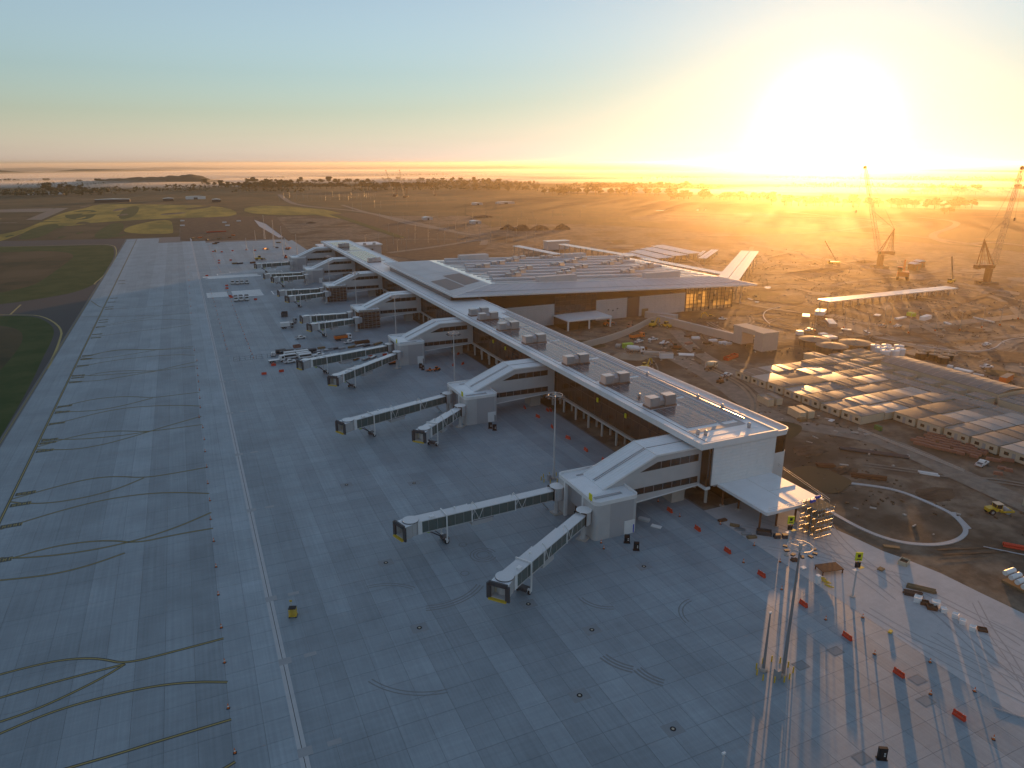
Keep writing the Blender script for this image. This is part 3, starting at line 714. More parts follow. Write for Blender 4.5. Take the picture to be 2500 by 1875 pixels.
# ================================================================== JET BRIDGES
def bridge(i, label, rx, ry, cx, cy, turn, detail=True, struts=False):
    d = Vector((cx-rx, cy-ry)); L = d.length; a = math.atan2(d.y, d.x)
    t = thing('jet_bridge', label, 'jet bridge', (rx, ry, 0), a, 'passenger boarding bridges')
    # rotunda on its column
    MB().cyl(0,0,0,.35,1.0,n=8).cyl(0,0,.35,4.3,.62,.5,n=12).build('column', 'cladding', t); MB().box(-1.3,-1.3,0,1.3,1.3,.3).build('footing', 'precast', t)
    rt = MB().cyl(0,0,4.2,7.45,1.75,n=18).build('rotunda', 'cladding', t, smooth=False)
    MB().cyl(0,0,7.45,7.65,1.85,n=18).build('rotunda_roof', 'white_paint', rt)
    MB().box(-2.9,-1.3,4.5,-.9,1.3,7.2).build('link', 'cladding_dark', t); MB().bar((1.72,-1.5,4.4),(1.72,-1.5,7.5),.2).bar((1.72,1.5,4.4),(1.72,1.5,7.5),.2).bar((1.72,-1.6,7.5),(1.72,1.6,7.5),.2).build('collar', 'black', t)
    # telescoping tunnels: (start, end, half width, floor, roof)
    segs = [(1.2, L*.36, 1.30, 4.55, 7.05), (L*.32, L*.66, 1.42, 4.45, 7.2), (L*.62, L-1.6, 1.55, 4.35, 7.35)]
    for k, (s0, s1, hw, zf, zr) in enumerate(segs):
        tn = MB().box(s0,-hw+.1,zf,s1,hw-.1,zr-.05).build('tunnel', 'dark_steel', t)
        MB().box(s0,-hw-.04,zr-.12,s1,hw+.04,zr+.08).build('tunnel_roof', 'roof_bright', tn)
        MB().box(s0,-hw,zf-.12,s1,-hw+.16,zf+.1).box(s0,hw-.16,zf-.12,s1,hw,zf+.1).build('floor_beam', 'cladding', tn)
        n = max(4, int((s1-s0)/2.1)); w = (s1-s0)/n; gm = MB().box(.05,-.02,0,w-.05,.02,zr-zf-.28).mesh('glass_pane', 'green_glass')
        for q in range(n):
            for sgn in (-1, 1): inst('glass_pane', gm, tn, (s0+q*w, sgn*(hw-.07), zf+.1))
        pm = MB().box(-.04,-.04,0,.04,.04,zr-.1-zf).mesh('post', 'grey_paint')
        for q in range(n+1):
            for sgn in (-1, 1): inst('post', pm, tn, (s0+q*w, sgn*(hw-.05), zf))
        if k < 2 and detail:
            b0 = s1-4.4
            for sgn in (-1, 1):
                m = MB()
                for q in range(4):
                    z0_, z1_ = (zf, zr-.1) if q % 2 else (zr-.1, zf); m.bar((b0+q*1.1,sgn*(hw+.02),z0_),(b0+(q+1)*1.1,sgn*(hw+.02),z1_),.09)
                m.build('bracing', 'white_paint', tn)
        for sgn in (-1, 1): MB().bar((s0+.1,sgn*(hw+.05),zf-.1),(s0+.1,sgn*(hw+.05),zr+.1),.22).build('portal_post', 'white_paint', tn)
    # drive column and wheel bogie
    wx = L*.79; dv = MB()
    for sgn in (-1, 1): dv.bar((wx,sgn*1.85,.9),(wx,sgn*1.85,7.6),.28)
    dv.bar((wx,-1.95,7.6),(wx,1.95,7.6),.25).bar((wx,-1.9,4.1),(wx,1.9,4.1),.4).bar((wx,-1.9,1.0),(wx,1.9,1.0),.5)
    dv.build('drive_column', 'white_paint', t)
    bg_ = MB().box(wx-.8,-1.0,.7,wx+.8,1.0,1.3).bar((wx+.3,0,1.1),(wx+4.4,.4,4.2),.25).bar((wx+.3,-.8,1.1),(wx+3.4,-.8,4.3),.16).build('bogie', 'dark_steel', t)
    for sgn in (-1, 1):
        w = MB().tube((wx,sgn*1.25,.55),(wx,sgn*1.62,.55),.55,16).build('wheel', 'rubber', bg_); MB().tube((wx,sgn*1.2,.55),(wx,sgn*1.66,.55),.27,10).build('rim', 'white_paint', w)
    # cab with round pivot, hood and bellows
    pv_ = MB().cyl(L,0,4.15,7.4,1.75,n=20).build('cab_pivot', 'cladding', t); MB().cyl(L,0,7.4,7.5,1.95,n=20).build('pivot_rim', 'black', pv_); MB().cyl(L,0,7.5,7.62,1.9,n=20).build('pivot_roof', 'roof_bright', pv_)
    MB().box(L-2.2,-1.6,4.2,L-1.2,1.6,7.4).build('end_frame', 'white_paint', t)
    cab = bpy.data.objects.new('cab', MB().box(.8,-1.75,4.1,3.0,1.75,4.35).box(.8,-1.75,6.95,3.0,1.75,7.2).box(.8,-1.75,4.3,2.6,-1.6,7.0).box(.8,1.6,4.3,2.6,1.75,7.0).mesh('cab', 'cladding')); COL.objects.link(cab)
    cab.parent = t; cab.location = (L,0,0); cab.rotation_euler = (0,0,turn)
    MB().box(1.2,-1.6,4.36,1.3,1.6,6.95).build('rear_panel', 'cream', cab); MB().box(1.31,-.8,4.9,1.36,-.4,6.3).box(1.31,.1,4.9,1.36,.4,6.3).box(1.31,.8,5.3,1.36,1.2,6.3).build('door_window', 'black', cab)
    m = MB()
    for (a, b) in (((-2.0,4.0),(-2.0,7.35)),((-2.0,7.35),(2.0,7.35)),((2.0,7.35),(2.0,4.0))):
        m.bar((3.0,a[0],a[1]),(3.0,b[0],b[1]),.42,.9)
    m.build('bellows', 'dark_steel', cab); MB().box(2.9,-1.9,4.0,3.7,1.9,4.25).build('bumper', 'yellow', cab)
    MB().box(.7,-1.9,7.2,3.2,1.9,7.34).build('hood', 'roof_metal', cab)
    # service box, hose reel, lights and beacon
    MB().box(L*.48,-1.2,3.0,L*.62,1.2,4.1).build('service_box', 'cladding', t)
    MB().box(L*.47,-1.25,4.1,L*.64,1.25,4.32).build('cable_tray', 'dark_steel', t)
    MB().tube((L-4.2,-.9,3.75),(L-4.2,.2,3.75),.55,12).build('hose_reel', 'lime', t)
    for q in (2.6, 3.4): MB().box(L-q-.3,-1.5,3.4,L-q+.3,-1.1,4.1).build('lamp_box', 'black', t)
    MB().tube((L*.72,0,7.4),(L*.72,0,7.9),.06).ball((L*.72,0,8.1),.32,n=10,m=6).build('beacon', 'white_paint', t)
    MB().box(L*.86,.3,7.4,L*.86+1.1,1.2,7.75).build('roof_unit', 'white_paint', t)
    # stair by the rotunda
    if detail:
        m = MB()
        for q in range(12): m.box(1.0+q*.28,-3.4,.25+q*.36,1.3+q*.28,-2.5,.3+q*.36)
        m.bar((.9,-3.4,.1),(4.5,-3.4,4.5),.1,.25).bar((.9,-2.5,.1),(4.5,-2.5,4.5),.1,.25).bar((.9,-3.4,1.1),(4.5,-3.4,5.5),.05); m.build('stair', 'galv', t)
    if struts:
        for s_ in (L*.3, L*.58): MB().tube((s_,1.3,7.2),(s_+1.2,1.0,9.0),.1).tube((s_+2.4,1.3,7.2),(s_+1.2,1.0,9.0),.07).tube((s_+1.2,1.0,9.0),(s_+1.5,1.0,8.5),.14).build('lifting_strut', 'white_paint', t)
    return t
BR = [(0,'N',77.5,143.4,38.9,141.5,.25,True),(0,'S',77.2,129.4,49.1,111.6,.15,True),(1,'N',77.6,226,40,213.3,.1,True),(1,'S',77,211.6,59.6,196.4,.0,True),
      (2,'N',77.6,304.3,39.5,292.4,.1,False),(2,'S',77,289.6,46.9,265.2,.1,False),(3,'N',77,382.9,54.0,382.5,.1,False),(3,'S',76.9,367.5,54.5,361.5,.1,False),
      (4,'N',77.5,469.2,53,469.2,.1,False),(4,'S',77.1,453.6,55,446.6,.1,False),(5,'N',77.8,546.3,52.5,546.5,.1,False),(5,'S',77.2,531.5,56,528,.1,False),(6,'S',77.6,611.8,52,606.6,.1,False)]
for (i, s, *p) in BR:
    bridge(i, f"{'farther' if s=='N' else 'nearer'} jet bridge of the {['nearest','second','third','fourth','fifth','sixth','last'][i]} gate building" if i < 6 else 'single jet bridge of the farthest gate building', *p, struts=(i < 2 and True))
# ================================================================== TERMINAL HALL
hall = thing('terminal_hall', 'big terminal hall with low hipped metal roof and brown glass front', 'terminal', (210, 400, 0))
def zr(x): return 23.0 - .0368*(x-146)           # roof plateau
def ze(x): return 21.2 - .0376*(x-119.3)         # eaves
P = lambda mb, n, m, **k: part(mb, n, m, hall, **k)
XF, YF = 302.0, 338.0
# core: open glazed end bay to the right, solid hall to the left
P(MB().prism_y([(134.7,0),(266.8,0),(266.8,13.8),(134.7,18.2)], YF+.6, 456), 'core_wall', 'brown_glass')
P(MB().prism_y([(119.5,18.0),(140,18.0),(140,20.4),(119.5,20.6)], YF+.6, 456), 'clerestory', 'brown_glass')
P(MB().box(266.8,YF+.2,-.0,XF,456,.25), 'floor', 'precast')
# front: white panels to 11.6 m in three fields, brown glass between and above
def panels(xa, xb, nx, nz=10, top=11.6):
    w, h = (xb-xa)/nx, top/nz; pm = MB().box(.03,-.14,.03,w-.03,0,h-.03).mesh('wall_panel', 'cladding')
    for i in range(nx):
        for j in range(nz): rel(inst('wall_panel', pm, None, (xa+i*w, YF+.4, j*h)), hall)
panels(142, 179, 9); panels(205.2, 225.8, 6); panels(234.2, 266.8, 9)
P(MB().box(142,YF+.4,0,266.8,YF+.6,11.6), 'panel_backing', 'dark_steel')
for x, z in ((213,5.2),(216,4.6),(219,5.4)): P(MB().box(x,YF+.1,z,x+.9,YF+.25,z+.7), 'wall_vent', 'black')
P(MB().box(236,YF+.1,0,240.5,YF+.25,4.2), 'roller_door', 'timber')
# dark glazed field with mullions, and a band of panes above
gm = MB().box(.05,-.05,.05,3.2,0,2.4).mesh('glass_pane', 'window')
for i in range(8):
    for j in range(6): rel(inst('glass_pane', gm, None, (179.2+i*3.25, YF+.35, .2+j*2.5)), hall)
m = MB()
for i in range(9): m.box(179.1+i*3.25,YF+.1,0,179.25+i*3.25,YF+.42,16)
for j in range(7): m.box(179.1,YF+.12,.1+j*2.5,205.2,YF+.4,.22+j*2.5)
P(m, 'mullions', 'dark_steel')
# golden end bay: tall panes in steel frames, open to the light behind
tm = bpy.data.materials.new('lit_glass'); tm.use_nodes = True; t_ = tm.node_tree; t_.nodes.remove(t_.nodes['Principled BSDF'])
a_ = t_.nodes.new('ShaderNodeBsdfTranslucent'); a_.inputs[0].default_value = (.95,.80,.50,1); b_ = t_.nodes.new('ShaderNodeBsdfTransparent'); b_.inputs[0].default_value = (.9,.85,.75,1)
g_ = t_.nodes.new('ShaderNodeBsdfGlossy'); g_.inputs['Roughness'].default_value = .08
x1_ = t_.nodes.new('ShaderNodeMixShader'); x1_.inputs[0].default_value = .3; x2_ = t_.nodes.new('ShaderNodeMixShader'); x2_.inputs[0].default_value = .10
t_.links.new(a_.outputs[0], x1_.inputs[1]); t_.links.new(b_.outputs[0], x1_.inputs[2]); t_.links.new(x1_.outputs[0], x2_.inputs[1]); t_.links.new(g_.outputs[0], x2_.inputs[2])
t_.links.new(x2_.outputs[0], t_.nodes['Material Output'].inputs['Surface']); MATS['lit_glass'] = tm
cg = bpy.data.materials.new('clear_glass'); cg.use_nodes = True; t_ = cg.node_tree; t_.nodes.remove(t_.nodes['Principled BSDF'])
b_ = t_.nodes.new('ShaderNodeBsdfTransparent'); b_.inputs[0].default_value = (.92,.92,.9,1); g_ = t_.nodes.new('ShaderNodeBsdfGlossy'); g_.inputs['Roughness'].default_value = .05
x1_ = t_.nodes.new('ShaderNodeMixShader'); x1_.inputs[0].default_value = .08; t_.links.new(b_.outputs[0], x1_.inputs[1]); t_.links.new(g_.outputs[0], x1_.inputs[2])
t_.links.new(x1_.outputs[0], t_.nodes['Material Output'].inputs['Surface']); MATS['clear_glass'] = cg
nb = 12; w = (XF-266.9)/nb; NZ = 7
for i in range(nb):
    xa = 266.9+i*w; top = ze(xa+w) - .9
    for j in range(NZ):
        z0, z1 = top*j/NZ, top*(j+1)/NZ
        P(MB().quad((xa+.08,YF,z0+.06),(xa+w-.08,YF,z0+.06),(xa+w-.08,YF,z1-.06),(xa+.08,YF,z1-.06)), 'glass_pane', 'clear_glass' if (j == 0 or (i*7+j*5) % 11 in (3, 8)) else 'lit_glass')
for i in range(nb+1):
    xa = 266.9+i*w; big = i % 2 == 0
    P(MB().box(xa-(.32 if big else .1),YF-.15,0,xa+(.32 if big else .1),YF+.3,ze(xa)-.8), 'mullion', 'dark_steel')
for j in range(1, NZ): P(MB().prism_y([(266.9,(ze(267)-.9)*j/NZ-.07),(XF,(ze(XF)-.9)*j/NZ-.07),(XF,(ze(XF)-.9)*j/NZ+.07),(266.9,(ze(267)-.9)*j/NZ+.07)], YF-.08, YF+.1), 'transom', 'dark_steel')
# right side wall of clear glass between columns
for k in range(14):
    y = YF+.3+k*8.4; P(MB().box(XF-.25,y-.2,0,XF+.25,y+.2,13.2), 'side_column', 'dark_steel')
    if k < 13: P(MB().box(XF-.02,y+.25,.2,XF+.02,y+8.15,13.0), 'side_pane', 'clear_glass')
P(MB().cyl(312,342,0,14.0,.45,n=12), 'roof_column', 'precast')
mat('plateau', (.78,.78,.77), .16, var=.06, scale=.3, spec=.6)
# roof: outer facets and plateau as a closed shell
A = [(119.3,333.0,ze(119.3)),(316,333.0,ze(316)),(316,470,ze(316)),(119.3,470,ze(119.3))]
B = [(146,349,zr(146)),(299,349,zr(299)),(299,456,zr(299)),(146,456,zr(146))]
Cc = [(x,y,z-.9) for x,y,z in A]
def facet(a, b, c, d, name, m):
    v = [a,b,c,d] + [(p[0],p[1],p[2]-.5) for p in (a,b,c,d)]
    return P(MB().add(v, [(0,1,2,3),(7,6,5,4),(0,4,5,1),(1,5,6,2),(2,6,7,3),(3,7,4,0)]), name, m)
mat('hall_roof', (.44,.45,.47), .42, var=.12, scale=.3, var2=.12, scale2=.06, spec=.5)
for q_ in ((0,1,'front_roof'),(1,2,'right_roof'),(2,3,'back_roof'),(3,0,'pier_side_roof')): facet(A[q_[0]],A[q_[1]],B[q_[1]],B[q_[0]],q_[2],'hall_roof')
facet(B[0],B[1],B[2],B[3],'roof_plateau','plateau')
m = MB()
for a, b in zip(A, A[1:]+A[:1]): m.bar((a[0],a[1],a[2]-.35),(b[0],b[1],b[2]-.35),.5,.9)
P(m, 'eaves_fascia', 'white_paint')
def fpt(u, v, dz=.06):   # point on the front facet
    p = [A[0][k]*(1-u)*(1-v)+A[1][k]*u*(1-v)+B[0][k]*(1-u)*v+B[1][k]*u*v for k in range(3)]; p[2] += dz; return p
P(MB().bar(fpt(0,.3),fpt(1,.3),.5,.12), 'front_gutter', 'grey_paint'); P(MB().bar(fpt(0,1),fpt(1,1),.7,.3), 'ridge_cap', 'white_paint')
P(MB().bar(A[0],B[0],.6,.3).bar(A[1],B[1],.6,.3), 'hip_cap', 'white_paint')
mat('pv_brown', (.13,.105,.10), .5, spec=.4, var=.2, scale=.5)
def spt(u, v, dz=.08):
    p = [A[0][k]*(1-u)*(1-v)+A[3][k]*u*(1-v)+B[0][k]*(1-u)*v+B[3][k]*u*v for k in range(3)]; p[2] += dz; return p
for (u0,u1,v0,v1,mt) in [(.10,.34,.12,.5,'pv_brown'),(.12,.42,.54,.95,'pv_brown'),(.46,.95,.54,.96,'hall_roof'),(.38,.62,.12,.5,'hall_roof'),(.66,.96,.12,.5,'hall_roof')]:
    P(MB().quad(spt(u0,v0),spt(u0,v1),spt(u1,v1),spt(u1,v0)) if False else MB().add([spt(u0,v0),spt(u0,v1),spt(u1,v1),spt(u1,v0)],[(0,1,2,3)]), 'solar_field' if mt == 'pv_brown' else 'roof_sheet', mt)
for u in (.02,.06,.10,.5): P(MB().bar(spt(u,0,.5),spt(u,.9,.5),.06), 'roof_rail', 'galv')
P(MB().bar((119.6,334,22.0),(119.6,468,22.3),.06).bar((119.6,334,21.7),(119.6,468,22.0),.06), 'guard_rail', 'galv')
# plateau: long raised rooflights running left to right
for k, y in enumerate((359, 372, 385, 398, 411, 424, 437, 450)):
    xa, xb = 152+(k % 3)*4, (250, 278, 262, 292, 268, 288, 280, 296)[k]
    P(MB().add([(xa,y,zr(xa)),(xb,y,zr(xb)),(xb,y+3.2,zr(xb)),(xa,y+3.2,zr(xa)),(xa,y,zr(xa)+1.3),(xb,y,zr(xb)+1.3),(xb,y+3.2,zr(xb)+1.5),(xa,y+3.2,zr(xa)+1.5)], [(4,5,6,7),(0,1,5,4),(1,2,6,5),(2,3,7,6),(3,0,4,7)]), 'rooflight', 'hall_roof')
for k in range(16): P(MB().bar((150,352.5+k*6.5,zr(150)+.1),(296,352.5+k*6.5,zr(296)+.1),.5,.35), 'roof_duct', 'grey_paint' if k % 3 else 'galv')
for k in range(32): P(MB().bar(fpt(k/32,.02,.03),fpt(k/32,.98,.03),.12,.1), 'roof_seam', 'hall_roof')
for x in (185,222,262,285): P(MB().bar((x,350,zr(x)+.04),(x,456,zr(x)+.04),.3,.12), 'roof_seam', 'grey_paint')
P(MB().box(176,351.5,zr(190)-.5,200,356,zr(176)+2.6), 'plant_screen', 'cladding'); P(MB().box(247,351.5,zr(262)-.4,272,356,zr(250)+3.0), 'plant_screen', 'cladding')
P(MB().box(166,448,zr(180)-.5,186,454,zr(166)+3.6), 'plant_screen', 'cladding'); P(MB().box(244,448,zr(262)-.4,262,454,zr(244)+3.4), 'plant_screen', 'cladding')
HU = [(163,366,'left front'),(172,379,''),(183,392,''),(196,366,''),(206,379,''),(222,392,''),(160,405,''),(176,418,''),(192,431,''),(212,405,''),(229,418,''),(244,431,''),(240,366,''),(256,379,''),(272,392,''),(250,405,''),(265,418,''),(279,431,''),(203,444,''),(224,444,'')]
for i, (x, y, _) in enumerate(HU):
    r_, c_ = i % 3, i // 3
    t = air_handler(x, y, zr(x+4)-.1, f"air handler on the terminal hall roof, number {i+1} of twenty in the field of units")
    t['label'] = (f"air handler on the hall roof, {['front','middle','rear'][r_]} one of the {['front left','front centre','rear left','rear centre','front right','rear right'][c_]} trio" if i < 18 else f"{['left','right'][i-18]} one of the two rearmost air handlers on the hall roof"); t['group'] = 'air handlers on the terminal hall roof'
# low white kiosk in front of the hall
ks = thing('loading_shelter', 'low white shelter with open bays against the hall front', 'shelter', (190, 330, 0))
part(MB().prism_y([(178,5.0),(205,5.0),(205,6.0),(186,6.0),(178,5.6)], 321, 337.6), 'roof', 'roof_metal', ks)
for x in (178.2, 191, 204.2): part(MB().box(x,321.4,0,x+.7,322.1,5.0), 'post', 'white_paint', ks)
part(MB().box(178.3,323,0,186,337.5,5.0), 'wall', 'brown_glass', ks)

# ================================================================== FORECOURT CANOPIES
def canopy(name, label, p, q, w, z, n=10, thick=.5, m='roof_bright', grp='forecourt canopies', slope=0.0, legs=True):
    p, q = Vector(p), Vector(q); d = q-p; L = d.length
    t = thing(name, label, 'canopy', (p.x,p.y,0), math.atan2(d.y,d.x), grp)
    MB().add([(0,-w/2,z),(L,-w/2,z+slope),(L,w/2,z+slope),(0,w/2,z),(0,-w/2,z+thick),(L,-w/2,z+slope+thick),(L,w/2,z+slope+thick),(0,w/2,z+thick)],[(4,5,6,7),(0,1,5,4),(1,2,6,5),(2,3,7,6),(3,0,4,7),(3,2,1,0)]).build('canopy_roof', m, t)
    MB().add([(0,-.25,z+thick+.02),(L,-.25,z+slope+thick+.02),(L,.25,z+slope+thick+.02),(0,.25,z+thick+.02)],[(0,1,2,3)]).build('roof_gutter', 'grey_paint', t)
    for k in range(1, n): MB().add([(L*k/n-.15,-w/2,z+slope*k/n+thick+.01),(L*k/n+.15,-w/2,z+slope*k/n+thick+.01),(L*k/n+.15,w/2,z+slope*k/n+thick+.01),(L*k/n-.15,w/2,z+slope*k/n+thick+.01)],[(0,1,2,3)]).build('roof_seam', 'grey_paint', t)
    if legs:
        for k in range(n+1):
            x = .6 + (L-1.2)*k/n
            for s in (-1, 1): MB().box(x-.3,s*w*.32-.3,0,x+.3,s*w*.32+.3,z+slope*k/n).build('post', 'precast', t)
    return t
canopy('forecourt_canopy', 'long pale canopy on square posts standing alone in the dirt', (352,313.5), (470,313.5), 9.5, 4.0, 18)
canopy('forecourt_canopy', 'long forecourt canopy running behind the terminal hall roof', (352,405), (348,500), 9, 8, 10)
canopy('forecourt_canopy', 'farther forecourt canopy with rows of posts under it', (349,518), (338,626), 9, 8, 12)
canopy('forecourt_canopy', 'blue grey canopy strip behind the far corner of the hall', (297,556), (291,631), 8, 8, 8, m='roof_metal')
canopy('link_bridge', 'bright covered bridge leaving the hall roof at an angle', (313,362), (436,477), 7, 12.5, 5, grp='covered link bridges')
canopy('link_bridge', 'second strip of the bright angled bridge, nearer the cranes', (318.5,357), (441.5,472), 7, 12.5, 5, grp='covered link bridges')
bx = thing('plant_room', 'small flat roofed block beyond the forecourt canopies', 'building', (345,655,0)); part(MB().box(335,650,0,360,660,8), 'wall', 'cladding', bx); part(MB().box(334.5,649.5,8,360.5,660.5,8.6), 'roof', 'roof_bright', bx)
for k in range(7):
    x0 = 368 + k*11; canopy('carport_shade', ['front','second','third','fourth','fifth','sixth','rear'][k] + ' row of the white wavy carport shades', (x0, 512-k*1.0+k*5), (x0+3, 560+k*7), 8.5, 4.6+.5*(k%2), 6, .25, 'white_paint', 'carport shades', .6)
canopy('carport_shade', 'separate tilted shade strip right of the carport rows', (410,501), (463,548), 7, 5, 5, .25, 'white_paint', 'carport shades')
canopy('carport_shade', 'thin shade strip between the carport rows and the tilted one', (421,519), (448,545), 3, 5, 3, .25, 'white_paint', 'carport shades')

# ================================================================== WALLS IN THE YARD
rw = thing('retaining_wall', 'long bare concrete retaining wall across the construction yard', 'wall', (240, 290, 0))
part(MB().bar((234.8,320,1.9),(243.5,262,1.9),1.2,3.8), 'wall_body', 'precast', rw); part(MB().bar((234.8,320,3.9),(243.5,262,3.9),1.6,.3), 'coping', 'pale_concrete', rw)
rw2 = thing('retaining_wall', 'curved retaining wall in front of the loading shelter', 'wall', (200, 305, 0))
cw = smooth_line([(160,284),(185,292),(210,306),(226,318),(234,321)], 2)
for a, b in zip(cw, cw[1:]): part(MB().bar((*a,1.6),(*b,1.6),.7,3.2), 'wall_segment', 'precast', rw2)
rw3 = thing('concrete_block', 'low concrete stub wall behind the retaining wall', 'wall', (238, 326, 0)); part(MB().bar((236,334,1.7),(246,318,1.7),3,3.4), 'wall_body', 'precast', rw3); part(MB().bar((236,334,3.5),(246,318,3.5),3.3,.2), 'coping', 'pale_concrete', rw3)
ar = thing('concrete_portal', 'massive concrete portal with a square opening, a loader inside', 'portal', (248, 258, 0))
part(MB().box(241.5,261,0,249,267,8.6), 'left_leg', 'precast', ar); part(MB().box(240.5,246,0,250,251.5,8.6), 'right_leg', 'precast', ar)
part(MB().box(241.6,251.5,6.4,248.9,261,8.6), 'lintel', 'precast', ar); part(MB().box(241.3,251.3,8.6,249.2,267.2,8.85), 'cap', 'precast', ar); part(MB().box(240.3,245.8,8.6,250.2,251.3,8.9), 'right_cap', 'precast', ar)

# ================================================================== SITE OFFICES
mat('cabin_roof_b', (.15,.125,.10), .75, var=.25, scale=.3, spec=.5); mat('cabin_roof_c', (.22,.215,.21), .48, metal=.0, var=.2, scale=.25, spec=.5); mat('rib_pale', (.34,.33,.31), .5)
def cabin(name, label, x0, y0, x1, y1, h=3.0, arch=.35, ribs=3, axis='y', m='cabin_roof', wall='cream', grp='site cabins', doors=True, fac='x-'):
    t = thing(name, label, 'site cabin', ((x0+x1)/2,(y0+y1)/2,0), 0, grp)
    w, d = (x1-x0)/2, (y1-y0)/2
    MB().box(-w+.1,-d+.1,.25,w-.1,d-.1,h).build('wall', wall, t); MB().box(-w+.3,-d+.3,0,w-.3,d-.3,.25).build('base', 'dark_steel', t)
    n = 6; top = []; bot = []
    for i in range(n+1):
        f = -1+2*i/n; z = h+arch*(1-f*f); top.append((f,z+.12)); bot.append((f,z))
    prof = bot + top[::-1]
    mb = MB()
    if axis == 'y': mb.prism_x([(f*d*1.02,z) for f,z in prof], -w, w)
    else: mb.prism_y([(f*w*1.02,z) for f,z in prof], -d, d)
    mb.build('roof', m, t)
    for r_ in range(ribs):
        q = (r_+.5)/ribs*2-1
        for i in range(n):
            (f0,z0),(f1,z1) = top[i],top[i+1]
            if i == 0: rb = MB()
            if axis == 'y': rb.bar((q*w,f0*d,z0+.03),(q*w,f1*d,z1+.03),.16,.1)
            else: rb.bar((f0*w,q*d,z0+.03),(f1*w,q*d,z1+.03),.16,.1)
        rb.build('roof_rib', 'rib_pale' if r_ % 2 else 'grey_paint', t)
    if doors:
        MB().box(-w+.04,-.5,.3,-w+.09,.5,2.4).build('door', 'grey_paint', t); MB().box(-w+.04,d*.35,1.2,-w+.09,d*.35+1.4,2.2).build('window', 'window', t); MB().box(-w+.04,-d*.7,1.2,-w+.09,-d*.7+1.2,2.2).build('window', 'window', t)
    return t
cr = random.Random(11); YS = [218.5 - i*8.9 for i in range(9)]
cols = [(200.5,211.8),(212.2,224.4),(224.8,236.0),(236.4,247.0)]
rown = ['farthest','second farthest','third','fourth','middle','sixth','seventh','second nearest','nearest']
coln = ['facing the dirt road','second from the dirt road','third from the dirt road','on the inner lane']
for i, y in enumerate(YS):
    for j, (xa, xb) in enumerate(cols):
        if i >= 7: xa += 15; xb += 15
        if j == 3 and i >= 7: continue
        cabin('site_cabin', f'arched roof site cabin {coln[j]}, {rown[i]} row', xa+cr.uniform(-.3,.1), y-8.5, xb, y-.25, 2.9+cr.uniform(-.3,.3), cr.uniform(.06,.16), cr.choice([0,1,1,2]), m=cr.choice(['cabin_roof','cabin_roof_b','cabin_roof_c']))
for i in range(3):
    for j in range(3): cabin('site_cabin', f"arched roof site cabin at the right frame edge, {['far','middle','near'][i]} row, {['outer','centre','inner'][j]} one", 216.5+j*11.8, 138.4-i*9.0-8.4, 228-.3+j*11.8, 138.4-i*9.0, 3.0, .12, 1, m=cr.choice(['cabin_roof','cabin_roof_b','cabin_roof_c']))
for i in range(10):
    y = 228-i*9.3; cabin('flat_cabin', f'flat roofed cabin on the inner lane, {ORD[i]} from the far end', 248, y-8.8, 254.5, y, 2.8, .08, 2, doors=False, grp='flat cabins on the inner lane')
for i in range(7):
    y = 222-i*10.5; cabin('flat_cabin', f'flat roofed cabin behind the inner lane, {ORD[i]} from the far end', 256.5+(i%2)*1.2, y-7.5, 263.3, y, 2.8, .12, 2, doors=False, grp='flat cabins behind the inner lane')
lh = cabin('arched_hall', 'long grey arched hall with pale ribs behind the site cabins', 265.8, 152, 281.8, 202.5, 3.6, 1.0, 14, axis='x', grp='site halls', m='cabin_roof')
for i in range(4): cabin('flat_cabin', f"brown roofed cabin beside the white tanks, {['first','second','third','fourth'][i]} in line", 266+i*.6, 206+i*4.6, 279, 210.2+i*4.6, 2.8, .1, 2, doors=False, grp='cabins by the tanks', m='tank_roof')
for i in range(5): cabin('flat_cabin', f'cabin in the block right of the arched hall, {ORD[i]} from the hall', 262+i*5.0, 138-i*.5, 266.4+i*5.0, 150, 2.9, .15, 3, axis='x', doors=False, grp='cabins right of the arched hall')
cabin('site_cabin', 'single pale cabin near the right frame edge with a white arched roof', 189, 90.5, 202, 97, 3.0, .6, 2, grp='lone cabins')
def container(label, p, L=6.0, rz=0.0, m='cream', grp='storage containers'):
    t = thing('container', label, 'container', (p[0],p[1],0), rz, grp)
    MB().box(-L/2,-1.22,.1,L/2,1.22,2.6).build('body', m, t); MB().box(-L/2-.02,-1.24,2.6,L/2+.02,1.24,2.68).build('roof', 'cabin_roof', t)
    MB().box(-L/2-.05,-1.1,.25,-L/2,-.03,2.5).build('door', m, t); MB().box(-L/2-.05,.03,.25,-L/2,1.1,2.5).build('door', m, t)
    return t
def c8_(x, y): return (1800+x/3.16, 750+y/3.16)
for i, (x, y) in enumerate([(215,745),(280,735),(455,845),(520,835)]): container(['left container of the far pair by the cabin road','right container of the far pair by the cabin road','left container of the near pair by the cabin road','right container of the near pair by the cabin road'][i], at(*c8_(x, y)), 7, R(80))
container('orange container behind the arched hall at the right', at(*c8_(2070,575)), 9, R(15), 'orange')

